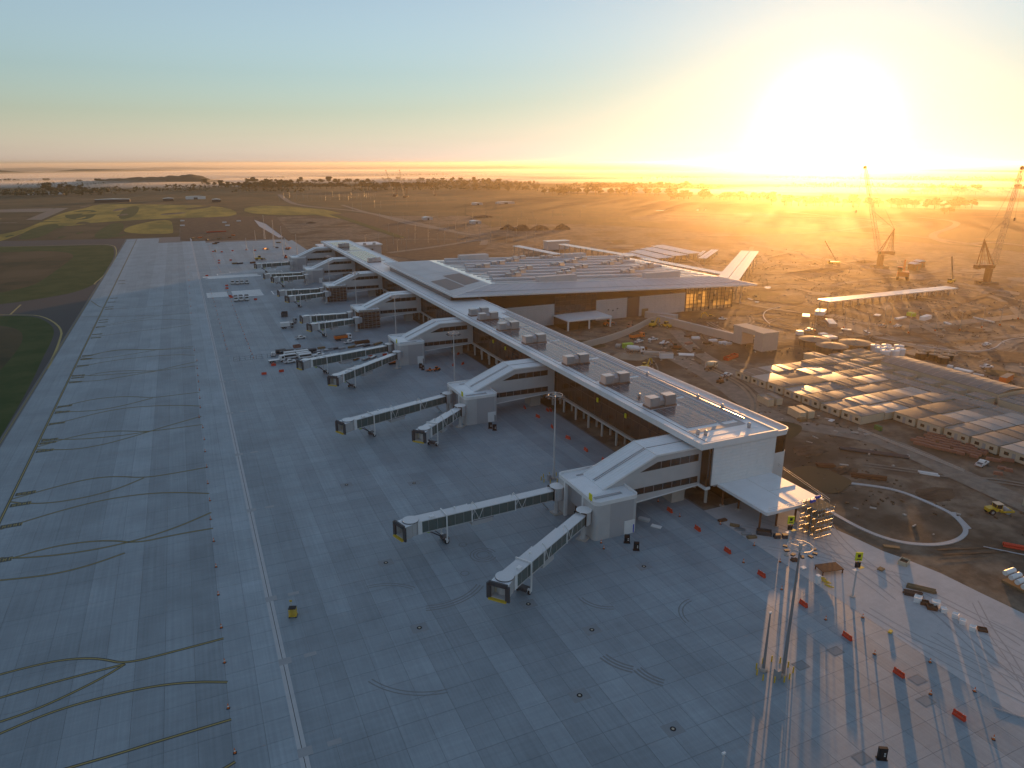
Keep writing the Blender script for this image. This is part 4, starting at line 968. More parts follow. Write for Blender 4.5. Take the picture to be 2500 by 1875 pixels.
# tanks
def tank(name, label, x, y, r, h, body, roof, lid, grp):
    t = thing(name, label, 'tank', (x,y,0), 0, grp)
    MB().cyl(0,0,0,h,r,n=24).build('body', body, t); MB().cyl(0,0,h,h+lid,r*1.04,r*.12,n=24).build('lid', roof, t); MB().cyl(0,0,h-.12,h+.02,r*1.06,n=24).build('rim', roof, t); MB().cyl(0,0,h+lid-.05,h+lid+.25,.3,n=8).build('hatch', 'galv', t)
    return t
for i, (x, y) in enumerate([(273.7,246),(271.2,233.2),(286.3,233)]): tank('water_tank', ['big dark tank with conical lid, farthest of three','big dark tank with conical lid, nearest the cabins','big dark tank with conical lid, right of the three'][i], x, y, [7,7,7.2][i], 3, 'tank_dark', 'tank_roof', .9, 'big dark tanks')
for i, (x, y) in enumerate([(289.5,224.5),(294.5,222.6),(286.8,219.8),(291.5,219),(284.5,215.2),(289,214),(294,214.8),(299,219.5)]): tank('poly_tank', 'round white tank in the cluster beside the dark tanks', x, y, 2.1, 3.2, 'white_paint', 'white_paint', .35, 'white tanks')
for i, (x, y) in enumerate([(297.5,207),(302.5,209.5),(306,206.5),(301,203),(306,200),(311,203),(300,198)]): tank('poly_tank', 'open black tank with pale rim right of the white tanks', x, y, 2.2, 2.8, 'black', 'tank_roof', .1, 'black tanks')

# ================================================================== CRANES
def lattice(mb, p, q, w0, w1, n, up=None, r=.16):
    p, q = Vector(p), Vector(q); d = (q-p).normalized(); a = d.cross(Vector((0,1,0)) if abs(d.y) < .9 else Vector((1,0,0))).normalized(); b = d.cross(a)
    def ring(f):
        w = (w0+(w1-w0)*f)/2; o = p+(q-p)*f; return [o+a*w+b*w, o-a*w+b*w, o-a*w-b*w, o+a*w-b*w]
    prev = ring(0)
    for k in range(1, n+1):
        cur = ring(k/n)
        for i in range(4):
            mb.bar(prev[i], cur[i], r); mb.bar(cur[i], cur[(i+1)%4], r*.6); mb.bar(prev[i], cur[(i+1)%4], r*.6) if k % 2 else mb.bar(prev[(i+1)%4], cur[i], r*.6)
        prev = cur
def crawler_crane(label, x, y, tip, head, s=1.0, m='orange_crane', mast=None, grp='lattice boom cranes'):
    """head: direction (unit xy) the boom leans to; tip: height and reach"""
    t = thing('crawler_crane', label, 'crane', (x,y,0), 0, grp)
    hx, hy = head; H_, reach = tip
    nx, ny = -hy, hx
    for sg in (-1, 1):
        b = MB(); c = Vector((nx*sg*4.2*s, ny*sg*4.2*s, 0))
        b.bar(c+Vector((-hx*6*s,-hy*6*s,1.1*s)), c+Vector((hx*6*s,hy*6*s,1.1*s)), 1.8*s, 2.0*s); b.build('track', 'dark_steel', t)
    MB().box(-1.9*s,-1.9*s,1.6*s,1.9*s,1.9*s,12*s).build('tower_base', m, t) if mast else MB().box(-3*s,-3*s,1.6*s,3*s,3*s,3*s).build('tower_base', m, t)
    z0 = (12 if mast else 3)*s
    b = MB(); b.bar((hx*3*s,hy*3*s,z0+1.6*s),(-hx*9*s,-hy*9*s,z0+1.6*s),4.2*s,2.6*s); b.build('house', m, t)
    MB().bar((-hx*8*s,-hy*8*s,z0+1.2*s),(-hx*11*s,-hy*10.5*s,z0+1.2*s),4.8*s,3*s).build('counterweight', m, t)
    MB().bar((hx*2.5*s+nx*3.4*s,hy*2.5*s+ny*3.4*s,z0+1.6*s),(hx*4.6*s+nx*3.4*s,hy*4.6*s+ny*3.4*s,z0+1.6*s),1.8*s,2.4*s).build('operator_cab', 'window', t)
    foot = Vector((hx*2.5*s,hy*2.5*s,z0+2*s)); tp = Vector((hx*reach,hy*reach,H_))
    b = MB(); lattice(b, foot, tp, 3.4*s, 1.9*s, int(22*max(1,s)), r=.22*s); b.build('boom', 'crane_white', t)
    b = MB(); b.ball(tp, 1.5*s); b.build('boom_head', m, t)
    mp = Vector((-hx*8*s,-hy*8*s,z0+22*s)); b = MB()
    for sg in (-1, 1):
        o = Vector((nx*sg*1.8*s, ny*sg*1.8*s, 0)); b.bar(Vector((hx*1*s,hy*1*s,z0+3*s))+o, mp, .5*s); b.bar(Vector((-hx*9*s,-hy*9*s,z0+3*s))+o, mp, .5*s); b.bar(Vector((-hx*5*s,-hy*5*s,z0+3*s))+o, mp, .3*s)
    b.build('gantry', m, t)
    MB().tube(mp, foot+(tp-foot)*.5, .09*s, 5).tube(mp+Vector((nx*.4,ny*.4,0)), tp, .08*s, 5).build('pendant_line', 'dark_steel', t)
    hk = tp + Vector((hx*2.2*s,hy*2.2*s,0)); MB().tube(hk, hk+Vector((0,0,-H_*.42)), .06*s, 5).build('hoist_rope', 'dark_steel', t); MB().obox((hk.x,hk.y,hk.z-H_*.42-2*s), (.9*s,.9*s,2.2*s)).build('hook_block', 'dark_steel', t)
    return t
crawler_crane('tall lattice boom crane standing just right of the sun, leaning left', 532.6, 421.2, (81.5,24), (-_rt.x,-_rt.y), .95, mast=True)
crawler_crane('lattice boom crane at the right frame edge, leaning right', 531.5, 329.3, (81.5,9), (_rt.x,_rt.y), .95, mast=True)
crawler_crane('left of the two small distant cranes beyond the pier', 517, 1885, (66,20), (-_rt.x,-_rt.y), .8, grp='distant cranes')
crawler_crane('right of the two small distant cranes beyond the pier', 521, 1804, (67,10), (-_rt.x,-_rt.y), .8, grp='distant cranes')
p = at(1061, 478); crawler_crane('smallest distant crane, short boom, right of the pair', p.x, p.y, (24,5), (-_rt.x,-_rt.y), .5, grp='distant cranes')
def mobile_crane(label, px, py, rz, L=22):
    p = at(px, py); t = thing('mobile_crane', label, 'mobile crane', (p.x,p.y,0), rz, 'mobile cranes')
    MB().box(-5,-1.3,.8,5,1.3,2.2).build('chassis', 'plant_yellow', t); MB().box(3.4,-1.3,2.2,5,1.3,3.6).build('cab', 'window', t)
    for x in (-4,-2.4,1.6,3.6):
        for s in (-1, 1): MB().tube((x,s*1.0,.6),(x,s*1.4,.6),.6,10).build('wheel', 'rubber', t)
    MB().bar((-2,0,2.6),(L*.45,0,2.6+L*.8),.9,.9).build('boom', 'crane_white', t); return t
mobile_crane('mobile crane with pale raised boom between the two tall cranes', 2322, 690, R(200)); mobile_crane('mobile crane with raised boom left of the first tall crane', 2035, 645, R(150))
# ================================================================== SMALL THINGS
def wheels(t, xs, yw, r, w=.28):
    for x in xs:
        for s in (-1, 1):
            o = MB().tube((x,s*yw-w/2,r),(x,s*yw+w/2,r),r,12).build('wheel', 'rubber', t); MB().tube((x,s*yw-w/2-.02,r),(x,s*yw+w/2+.02,r),r*.5,8).build('rim', 'grey_paint', o)
def bodyprof(t, prof, hw, name, m): return MB().prism_y(prof, -hw, hw).build(name, m, t)
def ute(label, p, rz, m='white_paint', grp='utes and pickups', tray=True):
    t = thing('ute', label, 'ute', (p[0],p[1],0.03), rz, grp)
    bodyprof(t, [(-2.6,.5),(2.55,.5),(2.62,.85),(2.5,1.05),(1.35,1.15),(.9,1.18),(-.9,1.18),(-2.6,1.12)], .92, 'body', m)
    bodyprof(t, [(-.85,1.1),(1.35,1.1),(.55,1.72),(-.65,1.76)], .80, 'cab', m); bodyprof(t, [(-.78,1.2),(1.12,1.2),(.5,1.62),(-.6,1.66)], .815, 'side_window', 'window')
    bodyprof(t, [(1.30,1.16),(1.345,1.16),(.6,1.705),(.55,1.70)], .70, 'windscreen', 'window')
    if tray: MB().box(-2.5,-.75,1.0,-1.0,.75,1.19).build('tray', 'dark_steel', t)
    for s in (-1, 1): MB().box(2.56,s*.68-.18,.8,2.64,s*.68+.18,.98).build('headlight', 'window', t); MB().box(-2.63,s*.75-.1,.75,-2.6,s*.75+.1,1.0).build('tail_light', 'barrier_red', t)
    wheels(t, (-1.6,1.6), .82, .38); return t
def van(label, p, rz, m='white_paint', grp='white vans and buses', L=5.4, h=2.3):
    t = thing('van', label, 'van', (p[0],p[1],0.03), rz, grp)
    bodyprof(t, [(-L/2,.45),(L/2,.45),(L/2+.05,1.0),(L/2-.7,1.3),(L/2-1.1,h-.05),(L/2-1.3,h),(-L/2,h)], .95, 'body', m)
    bodyprof(t, [(-L/2+.3,1.2),(L/2-1.0,1.2),(L/2-1.3,h-.35),(-L/2+.3,h-.35)], .965, 'side_window', 'window'); bodyprof(t, [(L/2-.72,1.32),(L/2-.66,1.32),(L/2-1.08,h-.1),(L/2-1.14,h-.1)], .8, 'windscreen', 'window')
    wheels(t, (-L/2+1,L/2-1), .85, .36); return t
def truck(label, p, rz, m='white_paint', bed='orange', L=8.0, grp='trucks', load='tray', name='truck'):
    t = thing(name, label, 'truck', (p[0],p[1],0.03), rz, grp)
    MB().box(-L/2,-.5,.75,L/2-.4,.5,1.05).build('chassis', 'dark_steel', t)
    bodyprof(t, [(L/2-2.0,.7),(L/2,.7),(L/2,1.7),(L/2-.25,2.9),(L/2-2.0,2.95)], 1.15, 'cab', m); bodyprof(t, [(L/2-.02,1.75),(L/2+.03,1.75),(L/2-.2,2.7),(L/2-.27,2.7)], 1.0, 'windscreen', 'window'); MB().box(L/2-1.3,-1.17,1.7,L/2-.4,1.17,2.6).build('side_window', 'window', t)
    if load == 'tray': MB().prism_y([(-L/2,1.1),(L/2-2.3,1.1),(L/2-2.2,2.5),(-L/2-.2,2.5)], -1.2, 1.2).build('tipper_body', bed, t); MB().box(-L/2+.1,-1.05,2.4,L/2-2.4,1.05,2.52).build('load', 'dirt_dark', t)
    elif load == 'flat': MB().box(-L/2,-1.2,1.1,L/2-2.2,1.2,1.3).build('deck', bed, t); MB().box(L/2-2.3,-1.2,1.1,L/2-2.15,1.2,2.2).build('headboard', bed, t)
    elif load == 'mixer':
        MB().tube((-L/2+.2,0,3.1),(-L/2+2.0,0,2.6),.75,14,1.25).tube((-L/2+2.0,0,2.6),(L/2-3.2,0,2.3),1.25,14,1.2).tube((L/2-3.2,0,2.3),(L/2-2.3,0,2.1),1.2,14,.7).build('drum', bed, t); MB().bar((-L/2-.3,0,3.3),(-L/2-.9,0,1.6),.5,.2).build('chute', 'grey_paint', t)
    elif load == 'box': MB().box(-L/2,-1.2,1.1,L/2-2.2,1.2,3.2).build('box_body', bed, t)
    wheels(t, (-L/2+1,-L/2+2.3,L/2-1.2), 1.0, .5, .35); return t
def excavator(label, p, rz, m='plant_yellow', grp='excavators', s=1.0):
    t = thing('excavator', label, 'excavator', (p[0],p[1],0.0), rz, grp)
    for q in (-1, 1): MB().prism_y([(-2*s,.1),(1.9*s,.1),(2.2*s,.5*s),(1.8*s,.9*s),(-1.8*s,.9*s),(-2.2*s,.5*s)], q*1.1*s-.3*s, q*1.1*s+.3*s).build('track', 'rubber', t)
    MB().box(-2.2*s,-1.3*s,1*s,1.3*s,1.3*s,2.1*s).build('house', m, t); MB().box(-.2*s,.3*s,2.1*s,1.3*s,1.3*s,3.0*s).build('cab', 'window', t); MB().box(-.25*s,.25*s,3.0*s,1.35*s,1.35*s,3.1*s).build('cab_roof', m, t)
    MB().bar((1.2*s,-.3*s,1.6*s),(3.6*s,-.3*s,4.4*s),.4*s).bar((3.6*s,-.3*s,4.4*s),(5.6*s,-.3*s,3.6*s),.4*s).build('boom', m, t); MB().bar((5.6*s,-.3*s,3.7*s),(6.0*s,-.3*s,1.4*s),.3*s).build('stick', m, t)
    MB().prism_y([(5.5*s,.4*s),(6.5*s,.5*s),(6.3*s,1.4*s),(5.8*s,1.5*s)], -.8*s, .2*s).build('bucket', 'dark_steel', t); return t
def loader(label, p, rz, m='plant_yellow', grp='loaders', s=1.0):
    t = thing('wheel_loader', label, 'loader', (p[0],p[1],0.0), rz, grp)
    MB().prism_y([(-3*s,.8*s),(.3*s,.8*s),(.3*s,1.5*s),(-.9*s,1.9*s),(-3*s,1.8*s)], -.9*s, .9*s).build('engine_body', m, t); MB().box(-.9*s,-.8*s,1.8*s,.6*s,.8*s,3.0*s).build('cab', 'window', t); MB().box(-1*s,-.85*s,3*s,.7*s,.85*s,3.12*s).build('cab_roof', m, t)
    MB().box(.3*s,-.5*s,.8*s,2.2*s,.5*s,1.4*s).build('front_frame', m, t); MB().bar((.8*s,-.6*s,1.6*s),(3.3*s,-.6*s,.9*s),.25*s).bar((.8*s,.6*s,1.6*s),(3.3*s,.6*s,.9*s),.25*s).bar((3.2*s,-.7*s,.9*s),(3.2*s,.7*s,.9*s),.3*s).build('lift_arm', m, t)
    MB().prism_y([(3.2*s,.3*s),(4.4*s,.2*s),(3.6*s,.6*s),(3.6*s,1.5*s),(3.2*s,1.5*s)], -1.3*s, 1.3*s).build('bucket', 'grey_paint', t); wheels(t, (-2.1*s,1.5*s), 1.05*s, .75*s, .5*s); return t
def roller(label, p, rz):
    t = thing('road_roller', label, 'roller', (p[0],p[1],0.0), rz, 'rollers')
    MB().prism_y([(-2.9,.9),(-.2,.9),(-.1,1.6),(-1.2,1.9),(-2.9,1.7)], -.85, .85).build('engine_hood', 'plant_yellow', t); MB().box(-.9,-.8,1.6,.6,.8,2.75).build('cab', 'window', t); MB().box(-1.05,-.95,2.75,.75,.95,2.9).build('cab_roof', 'cream', t)
    for a in (-.9,.6):
        for b in (-.8,.8): MB().bar((a,b,1.4),(a,b,2.8),.1).build('cab_post', 'plant_yellow', t)
    MB().box(.7,-1.25,.7,3.6,-1.05,1.1).box(.7,1.05,.7,3.6,1.25,1.1).box(3.5,-1.25,.7,3.7,1.25,1.1).box(.3,-.9,.6,.9,.9,1.3).build('drum_frame', 'plant_yellow', t); MB().tube((2.3,-1.0,.78),(2.3,1.0,.78),.78,18).build('drum', 'grey_paint', t); wheels(t, (-1.9,), .95, .78, .5); return t

# ---- water barriers (orange red)
bme = MB(); bme.prism_x([(-.28,0),(.28,0),(.24,.32),(.10,.5),(.08,1.0),(-.08,1.0),(-.10,.5),(-.24,.32)], -1.0, 1.0)
bmesh_ = bme.mesh('water_barrier', 'barrier_red'); capm = MB().cyl(0,0,1.0,1.06,.07,n=6).mesh('filler_cap', 'white_paint'); slotm = MB().box(-.35,-.115,.55,-.15,.115,.75).mesh('fork_slot', 'brick_red')
def barrier(p, rz, label, grp='water filled barriers'):
    o = inst('water_barrier', bmesh_, None, (p[0],p[1],.03), rz); tag(o, label, 'barrier', grp)
    inst('filler_cap', capm, o, (-.5,0,0)); inst('filler_cap', capm, o, (.5,0,0)); inst('fork_slot', slotm, o, (-.25,0,0)); inst('fork_slot', slotm, o, (.75,0,0)); return o
def c6_(x, y): return (1300+x/3.16, 1000+y/3.16)
def c7_(x, y): return (1200+x/3.16, 750+y/3.16)
def b4_(x, y): return (1800+x/3.16, 1350+y/3.16)
def k620(x, y): return (620+x/5.82, 820+y/5.82)
def k380(x, y): return (380+x/5.267, 520+y/5.267)
for i, (x, y) in enumerate([(1635,1249),(1703,1294),(1776,1348),(1859,1406),(1961,1478),(2068,1558),(2194,1648),(2341,1752)]):
    barrier(at(x, y), R(90)+rnd.uniform(-.05,.05), f'{ORD[i]} red water barrier of the row from the walkway to the right corner')
for i, (x, y) in enumerate([(868,1190),(728,1108),(590,1015),(467,928),(357,850),(432,800),(256,780),(455,800)]): barrier(at(*c7_(x, y)), R(90+rnd.uniform(-15,15)), f'{ORD[i]} red barrier on the apron between the first two gates, counted from the near end')
for i, (x, y) in enumerate([(280,425),(392,512),(145,550),(1300,345),(1465,320),(1655,300),(1860,280)]): barrier(at(*k620(x, y)), R(rnd.uniform(-8,8)), f'{ORD[i]} red barrier in the line by the parked vans, from the left')
for i, (x, y) in enumerate([(1640,365),(1675,440),(1600,450),(215,445),(2480,330),(2490,540)]): 
    q = (600+x/3.16, 750+y/3.16); barrier(at(*q), R(rnd.uniform(40,120)), f'stray red barrier near the third gate, {ORD[i]} of six')
for i, (x, y) in enumerate([(740,500),(850,505),(990,490),(1168,478),(1280,485),(815,615),(815,648),(965,612),(660,812),(915,940),(918,975),(960,1075),(975,1090),(1285,1118)]): barrier(at(*k380(x, y)), R(rnd.uniform(-30,30)), 'small red barrier far out on the apron among the cone rows')
for i, (x, y) in enumerate([(1820,1575),(1770,1607),(2110,1617),(2170,1630)]): pass
# ---- traffic cones
conem = MB(); conem.k = 0; conem.box(-.26,-.26,0,.26,.26,.05); conem.k = 1; conem.cyl(0,0,.05,.36,.19,.13,n=8); conem.cyl(0,0,.55,.95,.10,.035,n=8); conem.k = 2; conem.cyl(0,0,.36,.55,.13,.10,n=8)
cone_ = conem.mesh('traffic_cone', ['black','orange','white_line'])
def cone(p, label, grp): tag(inst('traffic_cone', cone_, None, (p[0],p[1],.03), rnd.uniform(0,3)), label, 'traffic cone', grp)
for x, y in [(47,75),(342,283),(682,516),(1058,782),(1490,1092),(1975,1440),(967,500),(1487,845),(1830,1070),(330,70),(1200+0,1659)][:10]: cone(at(*b4_(x, y)), 'orange cone spaced along the barrier row at the lower right', 'cones at the lower right')
for x, y in [(1668,110),(1685,325),(1708,578),(1733,848),(1762,1200),(1813,1545)]: cone(at(*b1_(x, y)), 'small cone at the edge of the slab apron, lower left', 'cones along the slab edge')
for x, y in [(1500,18),(1520,100),(1522,158),(1527,212),(1532,262),(1540,325),(1542,388),(1546,460),(1537,535),(1566,615),(1577,708),(1583,800),(1596,920),(1604,1045),(1620,1178),(1626,1322),(1650,1492)]: cone(at(*c5_(x, y)), 'small cone in the long line beside the taxi lines', 'cones beside the taxi lines')
for x, y in [(530,1030),(550,1075),(1135,825),(1450,885),(1710,1050),(1628,1180),(970,710)]: cone(at(*c6_(x, y)), 'cone by the nearest gate building', 'cones by the nearest gate')
for a, b, n, nm in [((1625,1035),(1752,1495),15,'left'),((1745,1030),(1955,1560),22,'right'),((1605,690),(1700,900),14,'far left'),((1450,860),(1475,1215),8,'taxi edge')]:
    for i in range(n):
        f = i/(n-1); x = a[0]+(b[0]-a[0])*f; y = a[1]+(b[1]-a[1])*f; cone(at(x/3.16, 380+y/3.16+rnd.uniform(-1,1)), f'orange cone in the {nm} row running out along the apron', f'{nm} cone row')

mat('pole_grey', (.21,.215,.225), .5)
# ---- masts
def mast(name, label, x, y, h, r=.32, head='ring', grp='apron light masts', box=True, pm='cladding'):
    t = thing(name, label, 'light mast', (x,y,0), 0, grp)
    MB().cyl(0,0,0,.5,.75,n=10).build('footing', 'precast', t); MB().cyl(0,0,.5,h,r,r*.42,n=10).build('pole', pm, t)
    if head == 'ring':
        m = MB()
        for k in range(12):
            a = k*math.pi/6; b = a+math.pi/6; m.tube((2.0*math.cos(a),2.0*math.sin(a),h),(2.0*math.cos(b),2.0*math.sin(b),h),.09,5)
            if k % 2 == 0: m.tube((0,0,h),(2.0*math.cos(a),2.0*math.sin(a),h),.06,5)
        m.build('head_ring', 'cladding', t); MB().cyl(0,0,h-.6,h+.7,.3,n=10).build('hub', 'cladding', t)
        for k in range(7):
            a = k*.62+2.2; MB().obox((2.3*math.cos(a),2.3*math.sin(a),h-.75), (.75,.55,.25), a).build('floodlight', 'dark_steel', t)
    elif head == 'camera': MB().obox((0,0,h), (.5,.3,.25)).build('camera_head', 'white_paint', t)
    elif head == 'arm': MB().tube((0,0,h),(1.4,0,h+.15),.06,5).obox((1.4,0,h+.05), (.7,.25,.12)).build('lamp_arm', 'galv', t)
    if box: MB().box(-1.9,-.6,0,-1.1,.4,1.7).build('cabinet', 'grey_paint', t)
    return t
bol = MB(); bol.cyl(0,0,0,1.1,.13,n=8); bol_ = bol.mesh('bollard', 'yellow'); bcap = MB().ball((0,0,1.1),.14,n=8,m=4).mesh('cap', 'yellow')
mast('high_mast', 'tallest light mast with a ring head at the lower right', 85.4, 74.2, 25.2, .34, pm='pole_grey')
mast('camera_mast', 'shorter bare mast beside the ring headed mast at the lower right', 83.2, 76.6, 11.6, .28, 'camera', box=False, pm='pole_grey')
for k in range(11):
    a = k*.57; tag(inst('bollard', bol_, None, (84.5+3.2*math.cos(a)+rnd.uniform(-.3,.3), 75.3+2.6*math.sin(a), .03)), 'yellow bollard in the ring round the lower right masts', 'bollard', 'bollards round the lower right masts'); inst('cap', bcap, COL.objects[-1])
p = at(1767, 1841, 11.6); mast('camera_mast', 'mast whose white tip pokes up at the bottom frame edge', p.x, p.y, 11.6, .26, 'camera', box=False)
for i, y in enumerate((161.7,242.5,323.5,408,489.5)):
    mast('high_mast', f"ring headed light mast standing {['behind the nearest gate bridge','beside the second gate','beside the third gate','in the shadow by the fourth gate','beside the fifth gate'][i]}", 86.3, y, 25)
    if i == 0:
        for k in range(9): a = k*.7; tag(inst('bollard', bol_, None, (85.6+3*math.cos(a), y+2.4*math.sin(a), .03)), 'pale bollard round the mast behind the nearest bridge', 'bollard', 'bollards round the mast behind the bridge')
for i, (x, y, t_) in enumerate([(1172,480,330),(1285,358,230),(1410,335,40),(1530,432,105),(1640,545,185),(1820,532,285),(1270,590,420),(1670,420,330),(1395,330,180),(1515,430,250),(1700,470,440)]):
    q = k380(x, y); p = at(*q); h = (q[1]-(520+t_/5.267)) * p.y**.5*0 + max(8, (y-t_)/5.267*CAM.z/(.9548*(q[1]-397)))
    mast('high_mast', 'thin light mast at the far end of the apron', p.x, p.y, min(h, 34), .3, 'camera', 'far apron masts', box=False)
# sign masts: yellow stand panel over a black display
def sign_mast(label, p, h):
    t = thing('stand_sign', label, 'sign', (p[0],p[1],.01), R(-25), 'stand signs')
    MB().cyl(0,0,0,h,.2,.13,n=10).build('pole', 'cladding', t); MB().cyl(0,0,0,.2,.55,n=10).build('footing', 'precast', t)
    MB().box(-.7,-.12,h-.2,.7,.12,h+1.7).build('sign_panel', 'sign_yellow', t); MB().box(-.45,-.14,h+.1,.45,-.125,h+.3).box(-.3,-.14,h+.6,.3,-.125,h+1.3).build('sign_mark', 'black', t)
    MB().box(-.5,-.2,h-1.7,.5,.15,h-.45).build('display', 'black', t); MB().obox((-.55,-.5,h-2.1), (1.0,.7,.1), .3).build('lamp', 'white_paint', t)
    MB().obox((.9,.3,h-2.0), (1.2,.8,.08), .4).build('solar_plate', 'yellow', t); return t
sign_mast('yellow stand sign on a mast standing in the sunlit pavement', at(2081,1457), 8.6); sign_mast('yellow stand sign on a mast in front of the scaffold tower', at(1920,1356), 8.2)
for i in range(3):
    t = thing('corner_sign', f"yellow stand sign above the corner of the {['nearest','second','third'][i]} gate building roof", 'sign', (78.5, GY[i]+1.8, 9.9), 0, 'corner stand signs')
    MB().box(-.12,-.6,.2,.12,.6,1.8).build('sign_panel', 'sign_yellow', t); MB().tube((0,0,-.3),(0,0,.3),.06).build('stem', 'galv', t)
# black flat display boxes standing on the apron
def display(label, p, rz=R(-30)):
    t = thing('display_box', label, 'display', (p[0],p[1],.03), rz, 'black display boxes')
    MB().box(-.62,-.25,.1,.62,.25,2.1).build('case', 'black', t); MB().box(-.75,-.4,0,.75,.4,.12).build('foot', 'black', t); MB().box(.15,-.27,1.1,.38,-.25,1.3).box(.15,-.27,.7,.38,-.25,.9).build('gauge', 'white_paint', t); return t
for x, y, l in [(728,1028,'left black display box by the nearest gate wall'),(800,1085,'right black display box by the nearest gate wall')]: display(l, at(*c6_(x, y)))
for x, y, l in [(1887,935,'left black display box by the second gate wall'),(1920,950,'right black display box by the second gate wall'),(1350,470,'left black display box by the third gate wall'),(1367,485,'right black display box by the third gate wall')]: display(l, at(600+x/3.16, 750+y/3.16))
display('lone black display box near the bottom right corner', at(*b4_(1112,1590)))
display('lone black display far out by the cone row', at(*k380(768,500)))
# yellow maintenance trolley on the open apron
t = thing('service_trolley', 'orange service trolley with dark lid alone on the open apron', 'trolley', (at(716,1505).x, at(716,1505).y, .03), R(-20))
MB().box(-.75,-.6,.25,.75,.6,.4).build('deck', 'yellow', t); MB().box(-.7,-.55,1.9,.7,.55,2.05).build('lid', 'black', t)
for a in (-.65,.65):
    for b in (-.5,.5): MB().bar((a,b,.1),(a,b,1.9),.1).build('post', 'yellow', t); MB().tube((a,b-.08,.14),(a,b+.08,.14),.14,8).build('wheel', 'rubber', t)
for z in (.8,1.3): MB().box(-.65,-.5,z,.65,.5,z+.06).build('shelf', 'yellow', t)
MB().tube((-.4,.8,0),(-.4,.8,3.0),.04).obox((-.4,.8,2.8), (.5,.1,.35)).build('beacon_pole', 'yellow', t)
# ---- stores on the sunlit pavement
t = thing('steel_platform', 'rusty steel plate platform with a white cabinet at its corner', 'platform', (at(*b4_(705,140)).x, at(*b4_(705,140)).y, .01), R(-12))
MB().box(-2.6,-1.5,.9,2.6,1.5,1.05).build('plate', 'rust', t)
for a in (-2.4,2.4):
    for b in (-1.3,1.3): MB().box(a-.1,b-.1,0,a+.1,b+.1,.9).build('leg', 'rust', t)
tag(MB().obox((0,0,0), (.9,.8,2.0)).build('cabinet', 'white_paint'), 'white steel cabinet in front of the rusty platform', 'cabinet'); COL.objects[-1].location = at(*b4_(617,235))
for i in range(9):
    q = at(*b4_(630+i*7+(i%3)*8, 195+i*9)); o = inst('bollard', bol_, None, (q.x,q.y,.25), rnd.uniform(0,3)); o.rotation_euler = (R(80),0,rnd.uniform(0,1)); tag(o, 'spare yellow bollard lying in the heap by the rusty platform', 'bollard', 'spare bollards'); 
def crate(name, label, cat, px, sz, rz=0.0, m='timber', open_=False, grp=None):
    p = at(*px); t = thing(name, label, cat, (p.x,p.y,.015), rz, grp); x, y, z = sz[0]/2, sz[1]/2, sz[2]
    if open_:
        MB().box(-x,-y,0,x,y,.12).build('floor', m, t)
        for a in ((-x,-y,x,-y+.08),(-x,y-.08,x,y),(-x,-y,-x+.08,y),(x-.08,-y,x,y)): MB().box(a[0],a[1],.12,a[2],a[3],z).build('side', m, t)
        MB().box(-x+.1,-y+.1,z*.55,x-.1,y-.1,z*.62).build('contents', 'dirt_dark', t)
    else:
        n = max(2, int(sz[2]/.35))
        for k in range(n): MB().box(-x+rnd.uniform(0,.08),-y+rnd.uniform(0,.08),z*k/n,x-rnd.uniform(0,.08),y-rnd.uniform(0,.08),z*(k+1)/n-.02).build('layer', m, t)
    return t
def bundle(label, px, L, n, r, rz, m='timber', cat='bundle', name='pipe_bundle', grp=None):
    p = at(*px); t = thing(name, label, cat, (p.x,p.y,.0), rz, grp)
    for k in range(n):
        row = k % 4; z = r + (k//4)*2*r*.9; y = (row-1.5)*2.1*r+(k//4%2)*r; a = rnd.uniform(-.25,.25)
        MB().tube((-L/2+a,y,z),(L/2+a,y,z),r,8).build('pipe' if 'pipe' in name else 'log', m, t)
    return t
crate('pallet_box', 'open pale box of soil at the edge of the sunlit pavement', 'box', b4_(1283,85), (2.2,1.8,1.0), R(20), 'cream', True)
crate('pallet_stack', 'single brown pallet lying in the sunlit pavement', 'pallet', b4_(1107,128), (1.5,1.2,.3), R(15))
crate('pallet_stack', 'pale slab lying by the sign mast', 'slab', b4_(2000-1800+310,120), (1.2,1.0,.35), 0, 'white_paint')
bundle('brown timber bundle, farther of the two by the white bags', b4_(1420,285), 5.2, 8, .16, R(-52), 'timber', 'timber bundle', 'timber_bundle')
bundle('dark timber bundle beside the white bulk bags', b4_(1355,325), 3.4, 8, .18, R(-45), 'bark', 'timber bundle', 'timber_bundle')
def bag(label, px, s=1.0):
    p = at(*px); t = thing('bulk_bag', label, 'bulk bag', (p.x,p.y,.01), rnd.uniform(0,1), 'white bulk bags')
    MB().add([(-.5*s,-.5*s,0),(.5*s,-.5*s,0),(.55*s,.5*s,0),(-.5*s,.52*s,0),(-.55*s,-.5*s,.9*s),(.5*s,-.58*s,.95*s),(.6*s,.5*s,.85*s),(-.48*s,.6*s,.9*s),(0,0,.7*s)],[(0,1,5,4),(1,2,6,5),(2,3,7,6),(3,0,4,7),(4,5,8),(5,6,8),(6,7,8),(7,4,8),(3,2,1,0)]).build('sack', 'white_paint', t)
    for a, b in ((-.5,-.5),(.5,.5)): MB().tube((a*s,b*s,.9*s),(a*s*.5,b*s*.5,1.2*s),.04,5).build('lifting_loop', 'white_paint', t)
for x, y, l in [(1390,375,'white bulk bag by the dark timber bundle'),(1530,410,'largest white bulk bag in the row'),(1590,455,'third white bag, slumped low'),(1680,497,'round white bag past the middle of the row'),(1735,545,'flat torn white bag near the row end'),(1812,595,'last white bag before the rusty crate')]: bag(l, b4_(x, y), 1.3 if 'largest' in l or 'by the dark' in l else 1.0)
